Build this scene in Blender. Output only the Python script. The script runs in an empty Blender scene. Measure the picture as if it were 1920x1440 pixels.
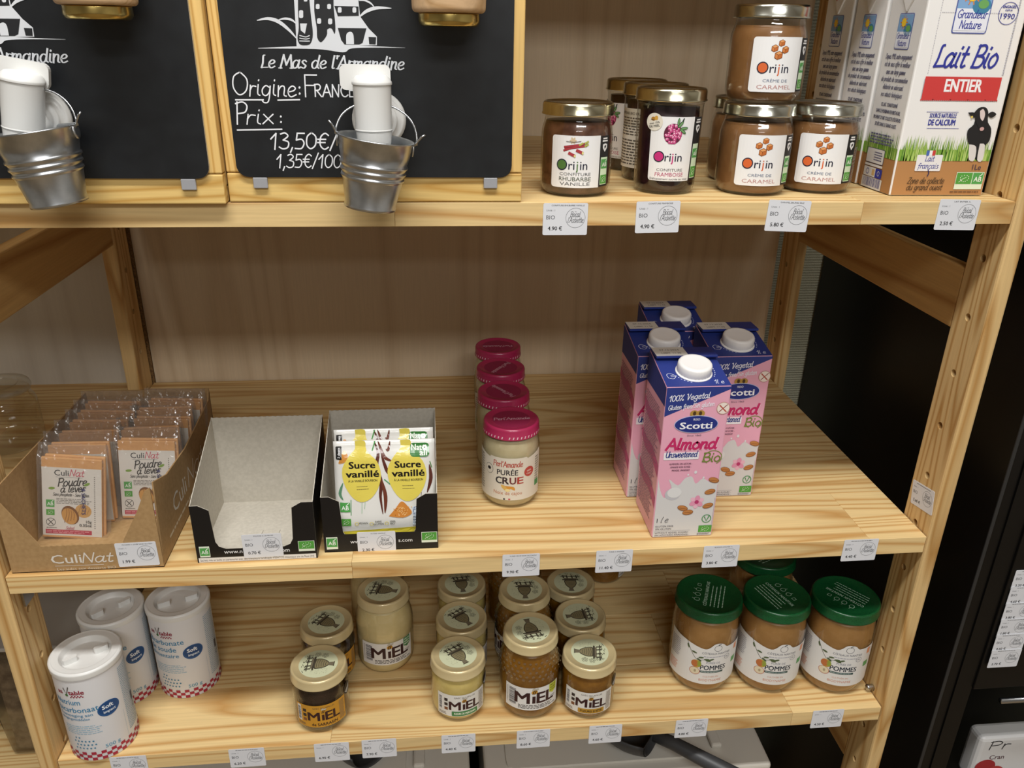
import bpy, bmesh, math, random
import numpy as np
from mathutils import Vector, Matrix
from mathutils.geometry import tessellate_polygon

SC = bpy.context.scene
COL = SC.collection
random.seed(7)

# ------------------------------------------------------------------ camera
CAM = Vector((0.4417, -0.7245, 0.5219))
YAW, PITCH, ROLL, FPX = 0.1060, -0.4125, 0.0194, 1513.9
cd = bpy.data.cameras.new('camera')
cd.sensor_fit = 'HORIZONTAL'; cd.sensor_width = 36.0
cd.lens = FPX * 36.0 / 1920.0
cd.clip_start = 0.02; cd.clip_end = 50
cam = bpy.data.objects.new('camera', cd); COL.objects.link(cam)
fw = Vector((math.sin(YAW)*math.cos(PITCH), math.cos(YAW)*math.cos(PITCH), math.sin(PITCH)))
rt = Vector((math.cos(YAW), -math.sin(YAW), 0)); up = rt.cross(fw)
r2 = rt*math.cos(ROLL) + up*math.sin(ROLL); u2 = up*math.cos(ROLL) - rt*math.sin(ROLL)
cam.matrix_world = Matrix(((r2.x, u2.x, -fw.x, CAM.x), (r2.y, u2.y, -fw.y, CAM.y), (r2.z, u2.z, -fw.z, CAM.z), (0, 0, 0, 1)))
SC.camera = cam

# ------------------------------------------------------------------ world, lights, exposure
w = bpy.data.worlds.new('room_light'); SC.world = w; w.use_nodes = True
w.node_tree.nodes['Background'].inputs[0].default_value = (0.86, 0.93, 1.0, 1)
w.node_tree.nodes['Background'].inputs[1].default_value = 0.2

def area(name, loc, target, sx, sy, power, color):
    l = bpy.data.lights.new(name, 'AREA'); l.shape = 'RECTANGLE'; l.size = sx; l.size_y = sy
    l.energy = power; l.color = color
    o = bpy.data.objects.new(name, l); COL.objects.link(o); o.location = loc
    o.rotation_euler = (Vector(target) - Vector(loc)).to_track_quat('-Z', 'Y').to_euler()
    return o
area('ceiling_light', (0.35, -0.62, 1.75), (0.35, -0.62, 0), 1.25, 0.16, 34.0, (1.0, 0.99, 0.97))
area('ceiling_light', (0.75, -2.30, 1.75), (0.75, -2.30, 0), 1.5, 0.4, 46.0, (1.0, 0.995, 0.985))
area('ceiling_light', (0.35, -4.20, 1.75), (0.35, -4.20, 0), 1.5, 0.4, 20.0, (1.0, 0.995, 0.985))

SC.view_settings.view_transform = 'Standard'
SC.view_settings.look = 'None'
SC.view_settings.gamma = 1.0
SC.view_settings.use_curve_mapping = False
SC.view_settings.exposure = 0.0

# ------------------------------------------------------------------ helpers: colours and materials
def lin(c): return c/12.92 if c <= 0.04045 else ((c+0.055)/1.055)**2.4
def hx(h, a=1.0):
    return (lin(int(h[0:2], 16)/255), lin(int(h[2:4], 16)/255), lin(int(h[4:6], 16)/255), a)

MATS = {}
def mat(name, color, rough=0.5, metal=0.0, coat=0.0, spec=0.5, sss=0.0):
    if name in MATS: return MATS[name]
    m = bpy.data.materials.new(name); m.use_nodes = True
    b = m.node_tree.nodes['Principled BSDF']
    b.inputs['Base Color'].default_value = hx(color) if isinstance(color, str) else color
    b.inputs['Roughness'].default_value = rough
    b.inputs['Metallic'].default_value = metal
    b.inputs['Specular IOR Level'].default_value = spec
    if coat: b.inputs['Coat Weight'].default_value = coat; b.inputs['Coat Roughness'].default_value = 0.05
    MATS[name] = m
    return m

def nodes(m):
    nt = m.node_tree
    return nt, nt.nodes, nt.links, nt.nodes['Principled BSDF']

def speckle(name, c1, c2, scale=300, rough=0.8, stretch=(1, 1, 1), bump=0.0, metal=0.0, lo=0.35, hi=0.65, detail=4, spec=0.5):
    """two-tone noise surface"""
    m = mat(name, c1, rough, metal, spec=spec); nt, N, L, b = nodes(m)
    tc = N.new('ShaderNodeTexCoord'); mp = N.new('ShaderNodeMapping'); mp.inputs['Scale'].default_value = stretch
    nz = N.new('ShaderNodeTexNoise'); nz.inputs['Scale'].default_value = scale; nz.inputs['Detail'].default_value = detail
    cr = N.new('ShaderNodeValToRGB'); cr.color_ramp.elements[0].position = lo; cr.color_ramp.elements[1].position = hi
    cr.color_ramp.elements[0].color = hx(c1); cr.color_ramp.elements[1].color = hx(c2)
    L.new(tc.outputs['Object'], mp.inputs['Vector']); L.new(mp.outputs[0], nz.inputs['Vector'])
    L.new(nz.outputs['Fac'], cr.inputs['Fac']); L.new(cr.outputs['Color'], b.inputs['Base Color'])
    if bump:
        bp = N.new('ShaderNodeBump'); bp.inputs['Strength'].default_value = bump; bp.inputs['Distance'].default_value = 0.001
        L.new(nz.outputs['Fac'], bp.inputs['Height']); L.new(bp.outputs[0], b.inputs['Normal'])
    return m

def wood(name, light, dark, axis, ring=1.0, var=0.12, rough=0.5, contrast=1.0):
    """pine: broad grain bands running along one axis, fine fibres, each piece a little different"""
    m = mat(name, light, rough, spec=0.35); nt, N, L, b = nodes(m)
    tc = N.new('ShaderNodeTexCoord'); oi = N.new('ShaderNodeObjectInfo')
    off = N.new('ShaderNodeVectorMath'); off.operation = 'SCALE'; off.inputs[0].default_value = (3.1, 5.7, 4.3)
    L.new(oi.outputs['Random'], off.inputs['Scale'])
    ad = N.new('ShaderNodeVectorMath'); ad.operation = 'ADD'
    L.new(tc.outputs['Object'], ad.inputs[0]); L.new(off.outputs[0], ad.inputs[1])
    sc = [1.0, 1.0, 1.0]; sc[axis] = 0.055
    mp = N.new('ShaderNodeMapping'); mp.inputs['Scale'].default_value = sc
    L.new(ad.outputs[0], mp.inputs['Vector'])
    # contour lines of a smooth stretched noise = cathedral grain
    n1 = N.new('ShaderNodeTexNoise'); n1.inputs['Scale'].default_value = 13.0*ring; n1.inputs['Detail'].default_value = 1.5; n1.inputs['Roughness'].default_value = 0.4
    L.new(mp.outputs[0], n1.inputs['Vector'])
    mu = N.new('ShaderNodeMath'); mu.operation = 'MULTIPLY'; mu.inputs[1].default_value = 36.0
    L.new(n1.outputs['Fac'], mu.inputs[0])
    fr = N.new('ShaderNodeMath'); fr.operation = 'PINGPONG'; fr.inputs[1].default_value = 1.0
    L.new(mu.outputs[0], fr.inputs[0])
    c1 = N.new('ShaderNodeValToRGB')
    e = c1.color_ramp.elements; e[0].position = 0.0; e[0].color = hx(light); e[1].position = 1.0; e[1].color = hx(dark)
    k = c1.color_ramp.elements.new(0.45); k.color = hx(light)
    L.new(fr.outputs[0], c1.inputs['Fac'])
    sc2 = [1.0, 1.0, 1.0]; sc2[axis] = 0.03
    mp2 = N.new('ShaderNodeMapping'); mp2.inputs['Scale'].default_value = sc2
    L.new(ad.outputs[0], mp2.inputs['Vector'])
    n2 = N.new('ShaderNodeTexNoise'); n2.inputs['Scale'].default_value = 420; n2.inputs['Detail'].default_value = 3
    L.new(mp2.outputs[0], n2.inputs['Vector'])
    mx = N.new('ShaderNodeMix'); mx.data_type = 'RGBA'; mx.blend_type = 'MULTIPLY'; mx.inputs['Factor'].default_value = 0.28*contrast
    L.new(c1.outputs['Color'], mx.inputs['A']); L.new(n2.outputs['Fac'], mx.inputs['B'])
    hs = N.new('ShaderNodeHueSaturation')
    vr = N.new('ShaderNodeMapRange'); vr.inputs['To Min'].default_value = 1.06-var; vr.inputs['To Max'].default_value = 1.06+var
    L.new(oi.outputs['Random'], vr.inputs['Value']); L.new(vr.outputs[0], hs.inputs['Value'])
    L.new(mx.outputs['Result'], hs.inputs['Color']); L.new(hs.outputs['Color'], b.inputs['Base Color'])
    bp = N.new('ShaderNodeBump'); bp.inputs['Strength'].default_value = 0.12; bp.inputs['Distance'].default_value = 0.0006
    L.new(n2.outputs['Fac'], bp.inputs['Height']); L.new(bp.outputs[0], b.inputs['Normal'])
    return m

def glass(name, tint='f9f9f6', gloss=1.0, bumpy=False, rough=0.02):
    """thin clear glass: see-through with fresnel reflections"""
    m = bpy.data.materials.new(name); m.use_nodes = True; nt = m.node_tree; N = nt.nodes; L = nt.links
    N.remove(N['Principled BSDF']); out = N['Material Output']
    tr = N.new('ShaderNodeBsdfTransparent'); tr.inputs[0].default_value = hx(tint)
    gl = N.new('ShaderNodeBsdfGlossy'); gl.inputs['Roughness'].default_value = rough
    fr = N.new('ShaderNodeLayerWeight'); fr.inputs['Blend'].default_value = 0.5
    pw = N.new('ShaderNodeMath'); pw.operation = 'POWER'; pw.inputs[1].default_value = 4.0
    ml = N.new('ShaderNodeMath'); ml.operation = 'MULTIPLY_ADD'; ml.inputs[1].default_value = 0.85; ml.inputs[2].default_value = 0.08*gloss; ml.use_clamp = True
    mx = N.new('ShaderNodeMixShader')
    L.new(fr.outputs['Facing'], pw.inputs[0]); L.new(pw.outputs[0], ml.inputs[0]); L.new(ml.outputs[0], mx.inputs[0])
    L.new(tr.outputs[0], mx.inputs[1]); L.new(gl.outputs[0], mx.inputs[2]); L.new(mx.outputs[0], out.inputs[0])
    if bumpy:
        tc = N.new('ShaderNodeTexCoord'); nz = N.new('ShaderNodeTexNoise'); nz.inputs['Scale'].default_value = 90
        bp = N.new('ShaderNodeBump'); bp.inputs['Strength'].default_value = 0.6; bp.inputs['Distance'].default_value = 0.004
        L.new(tc.outputs['Object'], nz.inputs['Vector']); L.new(nz.outputs['Fac'], bp.inputs['Height'])
        L.new(bp.outputs[0], gl.inputs['Normal'])
    MATS[name] = m
    return m

PRINT = mat('printed_paper', 'ffffff', 0.55)
_a = PRINT.node_tree.nodes.new('ShaderNodeAttribute'); _a.attribute_name = 'Col'
PRINT.node_tree.links.new(_a.outputs['Color'], PRINT.node_tree.nodes['Principled BSDF'].inputs['Base Color'])
GLOSSPRINT = mat('printed_film', 'ffffff', 0.22, coat=0.35)
_a = GLOSSPRINT.node_tree.nodes.new('ShaderNodeAttribute'); _a.attribute_name = 'Col'
GLOSSPRINT.node_tree.links.new(_a.outputs['Color'], GLOSSPRINT.node_tree.nodes['Principled BSDF'].inputs['Base Color'])

# ------------------------------------------------------------------ helpers: objects
def link(name, me, parent=None, mats=(), smooth=False, loc=None):
    for m in mats: me.materials.append(m)
    if smooth:
        me.polygons.foreach_set('use_smooth', [True]*len(me.polygons))
    o = bpy.data.objects.new(name, me); COL.objects.link(o)
    if parent: o.parent = parent
    if loc: o.location = loc
    return o

def tagit(o, label=None, cat=None, group=None, kind=None):
    if label: o['label'] = label
    if cat: o['category'] = cat
    if group: o['group'] = group
    if kind: o['kind'] = kind
    return o

def thing(name, label, cat, loc=(0, 0, 0), rz=0.0, group=None):
    o = bpy.data.objects.new(name, None); COL.objects.link(o)
    o.empty_display_size = 0.02; o.location = loc; o.rotation_euler = (0, 0, rz)
    return tagit(o, label, cat, group)

def dup(root, loc, rz, label, group=None):
    r = root.copy(); COL.objects.link(r); r.location = loc; r.rotation_euler = (0, 0, rz)
    r['label'] = label
    if group: r['group'] = group
    for ch in list(root.children):
        c = ch.copy(); COL.objects.link(c); c.parent = r
        for g in list(ch.children):
            d = g.copy(); COL.objects.link(d); d.parent = c
    return r

def mesh(verts, faces, name='mesh'):
    me = bpy.data.meshes.new(name); me.from_pydata([tuple(v) for v in verts], [], faces); me.update()
    return me

def bm_mesh(bm, name='mesh'):
    me = bpy.data.meshes.new(name); bm.to_mesh(me); bm.free(); return me

def box_mesh(x0, x1, y0, y1, z0, z1, bev=0.0, seg=2):
    bm = bmesh.new()
    bmesh.ops.create_cube(bm, size=1.0)
    bmesh.ops.scale(bm, verts=bm.verts, vec=(x1-x0, y1-y0, z1-z0))
    bmesh.ops.translate(bm, verts=bm.verts, vec=((x0+x1)/2, (y0+y1)/2, (z0+z1)/2))
    if bev: bmesh.ops.bevel(bm, geom=list(bm.edges), offset=bev, segments=seg, profile=0.5, affect='EDGES')
    return bm_mesh(bm)

def lathe_mesh(prof, n=48, squash=None):
    """prof: (r, z) from bottom axis to top axis"""
    V = []; Fc = []; rings = []
    for r, z in prof:
        if r < 1e-6: rings.append([len(V)]); V.append((0, 0, z))
        else:
            rings.append(list(range(len(V), len(V)+n)))
            for i in range(n):
                a = 2*math.pi*i/n; V.append((r*math.cos(a), r*math.sin(a), z))
    for a, b in zip(rings, rings[1:]):
        for i in range(n):
            j = (i+1) % n
            if len(a) == 1 and len(b) == 1: continue
            if len(a) == 1: Fc.append((a[0], b[j], b[i]))
            elif len(b) == 1: Fc.append((a[i], a[j], b[0]))
            else: Fc.append((a[i], a[j], b[j], b[i]))
    return mesh(V, Fc)

def round_prof(pts, seg=4):
    """round the inner corners of a profile; pts = (r, z, radius)"""
    out = []
    for i, p in enumerate(pts):
        r = p[2] if len(p) > 2 else 0
        P = Vector(p[:2])
        if r <= 0 or i in (0, len(pts)-1): out.append(tuple(P)); continue
        A = Vector(pts[i-1][:2]); B = Vector(pts[i+1][:2])
        da = (A-P); db = (B-P); r = min(r, da.length*0.49, db.length*0.49)
        a = P+da.normalized()*r; b = P+db.normalized()*r
        for k in range(seg+1):
            t = k/seg; out.append(tuple(a*(1-t)**2+P*2*t*(1-t)+b*t*t))
    return out

def tube_mesh(pts, r, n=10, closed=False, caps=True):
    pts = [Vector(p) for p in pts]; V = []; Fc = []; m = len(pts)
    prev = None
    for i, p in enumerate(pts):
        t = (pts[(i+1) % m]-pts[i-1]) if (closed or 0 < i < m-1) else (pts[1]-pts[0] if i == 0 else pts[-1]-pts[-2])
        t.normalize()
        if prev is None: prev = t.orthogonal().normalized()
        prev = (prev-t*prev.dot(t)).normalized(); q = t.cross(prev)
        rr = r[i] if isinstance(r, (list, tuple)) else r
        for k in range(n):
            a = 2*math.pi*k/n; V.append(p+(prev*math.cos(a)+q*math.sin(a))*rr)
    for i in range(m if closed else m-1):
        a = i*n; b = ((i+1) % m)*n
        for k in range(n): Fc.append((a+k, a+(k+1) % n, b+(k+1) % n, b+k))
    if caps and not closed:
        Fc.append(tuple(range(n-1, -1, -1))); Fc.append(tuple(range((m-1)*n, m*n)))
    return mesh(V, Fc)

def slab_mesh(poly, fn, t):
    """flat polygon (u,v) given thickness t: fn(u,v,d) -> xyz; face 0 group: front d=0, back d=t, edges"""
    n = len(poly); tris = tessellate_polygon([[Vector((p[0], p[1], 0)) for p in poly]])
    V = [fn(p[0], p[1], 0) for p in poly]+[fn(p[0], p[1], t) for p in poly]
    Fc = []; mi = []
    for a in tris: Fc.append(tuple(a)); mi.append(0)
    for a in tris: Fc.append(tuple(x+n for x in reversed(a))); mi.append(1)
    for i in range(n):
        j = (i+1) % n; Fc.append((i, j, j+n, i+n)); mi.append(2)
    me = mesh(V, Fc); me['mi'] = mi
    return me
def set_mi(me):
    mi = list(me['mi']); me.polygons.foreach_set('material_index', mi); del me['mi']

def rrect(x0, y0, x1, y1, r, n=5):
    out = []
    for cx, cy, a0 in ((x1-r, y1-r, 0), (x0+r, y1-r, 90), (x0+r, y0+r, 180), (x1-r, y0+r, 270)):
        for k in range(n+1):
            a = math.radians(a0+90*k/n); out.append((cx+r*math.cos(a), cy+r*math.sin(a)))
    return out

def homog(src, dst):
    """map layout coordinates of a printed face to metres on that face"""
    A = []; bb = []
    for (x, y), (u, v) in zip(src, dst):
        A += [[x, y, 1, 0, 0, 0, -u*x, -u*y], [0, 0, 0, x, y, 1, -v*x, -v*y]]; bb += [u, v]
    h = np.linalg.solve(np.array(A, float), np.array(bb, float))
    def f(x, y):
        d = h[6]*x+h[7]*y+1
        return ((h[0]*x+h[1]*y+h[2])/d, (h[3]*x+h[4]*y+h[5])/d)
    return f

# ------------------------------------------------------------------ lettering
_FC = {}
def font_mesh(s, bold, shear):
    key = (s, bold, shear)
    if key in _FC: return _FC[key]
    c = bpy.data.curves.new('t', 'FONT'); c.body = s; c.size = 1.0; c.resolution_u = 2; c.offset = bold; c.shear = shear; c.fill_mode = 'FRONT'
    o = bpy.data.objects.new('t', c); COL.objects.link(o); bpy.context.view_layer.update()
    ev = o.evaluated_get(bpy.context.evaluated_depsgraph_get()); me = ev.to_mesh(); me.calc_loop_triangles()
    V = [(v.co.x, v.co.y) for v in me.vertices]; T = [tuple(t.vertices) for t in me.loop_triangles]
    ev.to_mesh_clear(); bpy.data.objects.remove(o); bpy.data.curves.remove(c)
    x0 = min([v[0] for v in V] or [0]); x1 = max([v[0] for v in V] or [0])
    _FC[key] = (V, T, x0, x1)
    return _FC[key]

# single-stroke hand: '~' smooth, '-' straight; x-height 5, capitals 8
G = {
'a': (4.9, '~3.6,4 2,5 .4,3.6 .3,1.4 1.3,0 2.7,.9 3.6,3.6|~3.8,5 3.4,1.4 3.9,.1 4.8,.7'),
'b': (4.4, '~.9,8 .5,3 .6,.8 2,0 3.6,1.4 3.4,4 2,5 .6,3.4'),
'c': (4.0, '~3.4,4.2 2.2,5 .6,3.6 .4,1.4 1.6,0 3.6,.9'),
'd': (4.9, '~3.6,4 2,5 .4,3.4 .4,1.2 1.6,0 3,1 3.6,3.6|~4.1,8 3.6,3 3.6,1 4.5,.2'),
'e': (4.2, '~.5,2.3 2.6,2.8 3.4,4 2.2,5 .7,3.8 .4,1.6 1.6,0 3.8,1'),
'f': (3.2, '~3.6,7.2 2.6,8 1.8,6.8 1.4,3 1,-2.6|-.2,4.6 2.8,4.6'),
'g': (4.6, '~3.6,4 2,5 .5,3.4 .6,1.2 2,.4 3.4,2 3.8,4.8|~3.8,4.8 3.5,0 2.8,-2.6 1.2,-2.8 .2,-1.6'),
'h': (4.6, '~.9,8 .5,0|~.6,2.4 1.6,4.4 2.8,5 3.4,4 3.2,1 4.1,.2'),
'i': (2.1, '~.8,5 .6,1 1.5,.1|-.95,6.8 1.05,7.2'),
'j': (2.2, '~1.4,5 1.2,-1.4 .4,-2.8 -.6,-2.4|-1.5,6.8 1.6,7.2'),
'k': (3.8, '~.8,8 .4,0|-3.2,4.8 .7,2.4 3.4,0'),
'l': (2.1, '~1,8 .6,2 .8,.3 1.8,.4'),
'm': (6.3, '~.6,5 .5,0|~.5,2.6 1.4,4.6 2.4,4.8 2.8,3.6 2.6,0|~2.7,2.6 3.6,4.6 4.6,4.8 5,3.6 4.8,.8 5.7,.2'),
'n': (4.4, '~.6,5 .5,0|~.5,2.6 1.6,4.6 2.8,4.8 3.2,3.6 3,.8 4,.2'),
'o': (4.3, '~2,5 .5,3.6 .4,1.4 1.8,0 3.4,1.2 3.5,3.6 2,5'),
'p': (4.2, '~.8,5 .3,-3|~.6,3.4 2,5 3.5,4 3.4,1.4 2,0 .6,1.2'),
'q': (4.4, '~3.5,4 2,5 .4,3.4 .5,1.2 2,0 3.4,2 3.7,5|-3.7,5 3.3,-3'),
'r': (3.3, '~.8,5 .5,0|~.6,2.6 1.6,4.6 3.1,4.5'),
's': (3.6, '~3,4.3 1.8,5 .7,4 1.7,2.7 2.9,1.6 2,.1 .3,.7'),
't': (3.0, '~1.5,7.2 1.1,1.4 1.7,.1 2.8,.6|-.1,4.8 2.7,4.8'),
'u': (4.6, '~.6,5 .5,1.4 1.6,0 3,1.2 3.6,5|~3.6,5 3.4,1 4.3,.2'),
'v': (3.8, '~.4,5 1.7,0 2.6,2 3.5,5'),
'w': (5.6, '~.4,5 1.3,0 2.2,1.6 2.8,4.4 3.4,.4 4.2,.4 5.2,5'),
'x': (3.8, '~.4,4.8 1.9,2.5 3.5,.1|-3.4,4.9 .2,0'),
'y': (4.3, '~.6,5 .6,2 1.8,1.2 3.2,2.6 3.7,5|~3.7,5 3.2,-1.4 2,-2.8 .4,-2'),
'z': (3.7, '-.4,4.8 3.4,4.8 .2,.1 3.5,.1'),
'A': (5.8, '-.2,0 3,8 5.4,0|-1.2,2.8 4.6,2.8'),
'B': (5.2, '-.8,8 .6,0|~.4,7.6 3,8 4.2,6.6 3.4,4.6 1.2,4.2|~1.2,4.2 4,3.8 4.8,2 3.6,.2 .3,.1'),
'C': (5.2, '~4.8,6.8 3.4,8 1.4,6.8 .4,4 1.4,.8 3.2,0 4.8,1.2'),
'D': (5.8, '-.8,8 .8,0|~.3,7.9 3.4,7.6 5.2,4.4 3.6,.6 .2,.1'),
'E': (4.6, '-4,8 .7,8 .7,0 4.2,0|-.7,4.2 3.4,4.2'),
'F': (4.4, '-4.2,8 .7,8 .6,0|-.7,4.2 3.4,4.2'),
'G': (5.4, '~4.8,6.8 3.4,8 1.4,6.8 .4,4 1.4,.8 3.2,0 4.6,1 4.7,3.2|-4.8,3.4 2.9,3.4'),
'L': (4.4, '~1.8,7.8 .9,7.2 1,3 .5,.2|~.5,.2 2.4,.3 4.4,.4'),
'M': (7.2, '-.2,0 1.4,8 3.5,2 5.6,8 6.8,0'),
'N': (5.8, '-.6,0 .9,8 4.4,.2 5,8'),
'O': (5.9, '~3,8 .8,6.4 .5,2.6 2.4,0 4.8,1.6 5.2,5.4 3,8'),
'P': (5.0, '-.9,8 .6,0|~.3,7.4 3,8 4.6,6.6 3.8,4.4 1,3.8'),
'R': (5.2, '-.8,8 .7,0|~.4,7.8 3,8 4.2,6.4 3.2,4.4 .8,4|-1.8,4 4.6,0'),
'S': (4.8, '~4.2,7 2.8,8 1,6.8 1.6,4.8 3.8,3 3.4,.8 1.8,0 .3,1'),
'U': (5.4, '~.6,8 .6,2 2.4,0 4.4,1.6 4.8,8|~4.8,8 4.6,1 5.2,.2'),
'V': (5.2, '~.3,7.6 1.4,8 2.2,0|-2.2,0 4.9,8'),
'Z': (5.0, '~.6,7.4 1.8,8 4.6,7.8|-4.6,7.8 .3,.1|~.3,.1 2.4,.4 4.6,0'),
'0': (4.6, '~2.2,8 .6,6 .5,2 2,0 3.8,1.8 3.9,6 2.2,8'),
'1': (3.2, '-.2,5.2 2.2,8 1.8,0'),
'3': (4.3, '~.8,7.4 2.4,8 3.6,6.4 1.8,4.4|~1.8,4.4 3.8,3.4 3.6,.8 1.8,0 .3,.9'),
'5': (4.4, '-3.8,8 1.1,8 .8,4.6|~.8,4.6 2.8,5 3.8,3 2.8,.4 .4,.4'),
'9': (4.4, '~3.6,6 2,8 .6,6.2 1.6,4.4 3.4,5.2 3.7,7|-3.7,7 3,0'),
',': (1.8, '-1.1,.8 .4,-1.6'), '.': (1.6, '-.7,.1 .9,.3'), ':': (2.6, '-1.1,1 1.2,1.3|-1.2,4 1.3,4.3'),
'/': (3.2, '-.2,-.8 3,8.6'), "'": (1.6, '-.9,8 .6,6.4'), '%': (5, '~1,8 .3,7 1,6 1.8,7 1,8|-4.2,8 .6,0|~3.8,2 3,1 3.8,0 4.6,1 3.8,2'),
'€': (4.8, '~4.2,7 2.8,8 1.2,6 1.2,2 2.8,0 4.3,1|-.1,5 3.2,5|-.1,3.4 3,3.4'),
'é': (4.2, '~.5,2.3 2.6,2.8 3.4,4 2.2,5 .7,3.8 .4,1.6 1.6,0 3.8,1|-2.2,6.2 3.2,7.6'),
'à': (4.9, '~3.6,4 2,5 .4,3.6 .3,1.4 1.3,0 2.7,.9 3.6,3.6|~3.8,5 3.4,1.4 3.9,.1 4.8,.7|-1.4,7.6 2.4,6.2'),
'ç': (4.0, '~3.4,4.2 2.2,5 .6,3.6 .4,1.4 1.6,0 3.6,.9|~1.8,0 2.2,-1 1,-1.8'),
'-': (3.2, '-.5,3 2.6,3'), ' ': (2.8, '')}

def catmull(P, n=5):
    if len(P) < 3: return P
    out = []
    for i in range(len(P)-1):
        p0 = P[max(i-1, 0)]; p1 = P[i]; p2 = P[i+1]; p3 = P[min(i+2, len(P)-1)]
        for k in range(n):
            t = k/n; t2 = t*t; t3 = t2*t
            out.append(tuple(0.5*(2*b+(c-a)*t+(2*a-5*b+4*c-d)*t2+(3*b-a-3*c+d)*t3) for a, b, c, d in zip(p0, p1, p2, p3)))
    out.append(P[-1])
    return out

def rnd_line(n, rng, w):
    out = []; x = 0
    while x < w:
        l = rng.uniform(.04, .14)*n; out.append((x, min(x+l, w))); x += l+.02*n
    return out

class Ink:
    """flat print on a face: coloured shapes in metres (u right, v up), a hair apart in layers"""
    def __init__(s): s.t = []; s.n = 0      # (tri uv, colour, layer)
    def tri(s, a, b, c, col, lay): s.t.append(((a, b, c), col, lay))
    def poly(s, pts, col, lay=1):
        pts = list(pts); s.n += 1; lay += .06*(s.n % 9)
        c = hx(col)
        for a in tessellate_polygon([[Vector((p[0], p[1], 0)) for p in pts]]):
            s.tri(pts[a[0]], pts[a[1]], pts[a[2]], c, lay)
    def rect(s, x0, y0, x1, y1, col, lay=1):
        c = hx(col); s.tri((x0, y0), (x1, y0), (x1, y1), c, lay); s.tri((x0, y0), (x1, y1), (x0, y1), c, lay)
    def rr(s, x0, y0, x1, y1, r, col, lay=1): s.poly(rrect(x0, y0, x1, y1, r), col, lay)
    def ell(s, cx, cy, rx, ry, col, lay=1, n=24, rot=0):
        s.n += 1; lay += .06*(s.n % 9)
        c = hx(col); P = []
        for k in range(n):
            a = 2*math.pi*k/n; x = rx*math.cos(a); y = ry*math.sin(a)
            P.append((cx+x*math.cos(rot)-y*math.sin(rot), cy+x*math.sin(rot)+y*math.cos(rot)))
        for k in range(n): s.tri((cx, cy), P[k], P[(k+1) % n], c, lay)
    def ring(s, cx, cy, rx, ry, wd, col, lay=1, n=36, a0=0, a1=360):
        pts = [(cx+rx*math.cos(math.radians(a0+(a1-a0)*k/n)), cy+ry*math.sin(math.radians(a0+(a1-a0)*k/n))) for k in range(n+1)]
        s.stroke(pts, wd, col, lay)
    def stroke(s, P, wd, col, lay=1, contrast=0.0, taper=False):
        c = hx(col) if isinstance(col, str) else col
        P = [Vector(p[:2]) for p in P]; n = len(P)
        if n < 2: return
        s.n += 1; lay += .06*(s.n % 9)
        L = []; R = []
        for i, p in enumerate(P):
            d = (P[min(i+1, n-1)]-P[max(i-1, 0)])
            if d.length < 1e-9: d = Vector((1, 0))
            d.normalize(); q = Vector((-d.y, d.x))
            h = wd/2*(1-contrast*(1-abs(d.y)))
            if taper: h *= math.sin(math.pi*(0.06+0.88*i/(n-1)))
            if i == 0: p = p-d*h*.8
            if i == n-1: p = p+d*h*.8
            L.append(tuple(p+q*h)); R.append(tuple(p-q*h))
        for i in range(n-1):
            s.tri(R[i], R[i+1], L[i+1], c, lay); s.tri(R[i], L[i+1], L[i], c, lay)
    def text(s, x, y, size, txt, col, lay=2, al='c', bold=0.0, shear=0.0, width=None, rot=0.0):
        if bold > 0:
            bb = bold*.8*size
            for k, (dx, dy) in enumerate(((-bb, -bb*.5), (bb, -bb*.5), (-bb, bb*.5), (bb, bb*.5))):
                s.text(x+dx*math.cos(rot)-dy*math.sin(rot), y+dx*math.sin(rot)+dy*math.cos(rot), size, txt, col, lay+.12*k, al, 0, shear, width, rot)
            return
        V, T, x0, x1 = font_mesh(txt, bold, shear)
        if not T: return
        sx = size if width is None else width/(x1-x0)
        ox = {'c': (x0+x1)/2, 'l': x0, 'r': x1}[al]
        c = hx(col); cr, sr = math.cos(rot), math.sin(rot)
        P = []
        for a, b in V:
            px = (a-ox)*sx; py = b*size; P.append((x+px*cr-py*sr, y+px*sr+py*cr))
        for t in T: s.tri(P[t[0]], P[t[1]], P[t[2]], c, lay)
    def hand(s, x, y, cap, txt, col, lay=2, al='c', wd=0.11, slant=0.2, contrast=0.0, width=None, rot=0.0, serif=False, wob=0.0, track=0.0):
        k = cap/8.0; adv = sum(G[ch][0]+track for ch in txt if ch in G)
        kx = k if width is None else width/adv
        ox = {'c': -adv/2, 'l': 0, 'r': -adv}[al]; cr, sr = math.cos(rot), math.sin(rot)
        rng = random.Random(len(txt)*7+int(cap*1e5))
        for ch in txt:
            if ch not in G: continue
            wy = rng.uniform(-wob, wob)
            a, st = G[ch]
            for seg in [q for q in st.split('|') if q]:
                P = [tuple(map(float, q.split(','))) for q in seg[1:].split()]
                if serif and seg[0] == '-' and len(P) >= 2:
                    for e in (P[0], P[-1]):
                        if e[1] in (0, 8): s._hs([(e[0]-1, e[1]), (e[0]+1, e[1])], ox, kx, k, slant, x, y, cr, sr, wd*cap*.5, col, lay, 0, wy)
                if seg[0] == '~': s._hs(catmull(P), ox, kx, k, slant, x, y, cr, sr, wd*cap, col, lay, contrast, wy)
                else:
                    for A, B in zip(P, P[1:]): s._hs([A, B], ox, kx, k, slant, x, y, cr, sr, wd*cap, col, lay, contrast, wy)
            ox += a+track
    def _hs(s, P, ox, kx, k, slant, x, y, cr, sr, wd, col, lay, contrast, wy):
        Q = []
        for a, b in P:
            b += wy
            px = (a+ox)*kx+b*k*slant; py = b*k; Q.append((x+px*cr-py*sr, y+px*sr+py*cr))
        s.stroke(Q, wd, col, lay, contrast)
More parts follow.
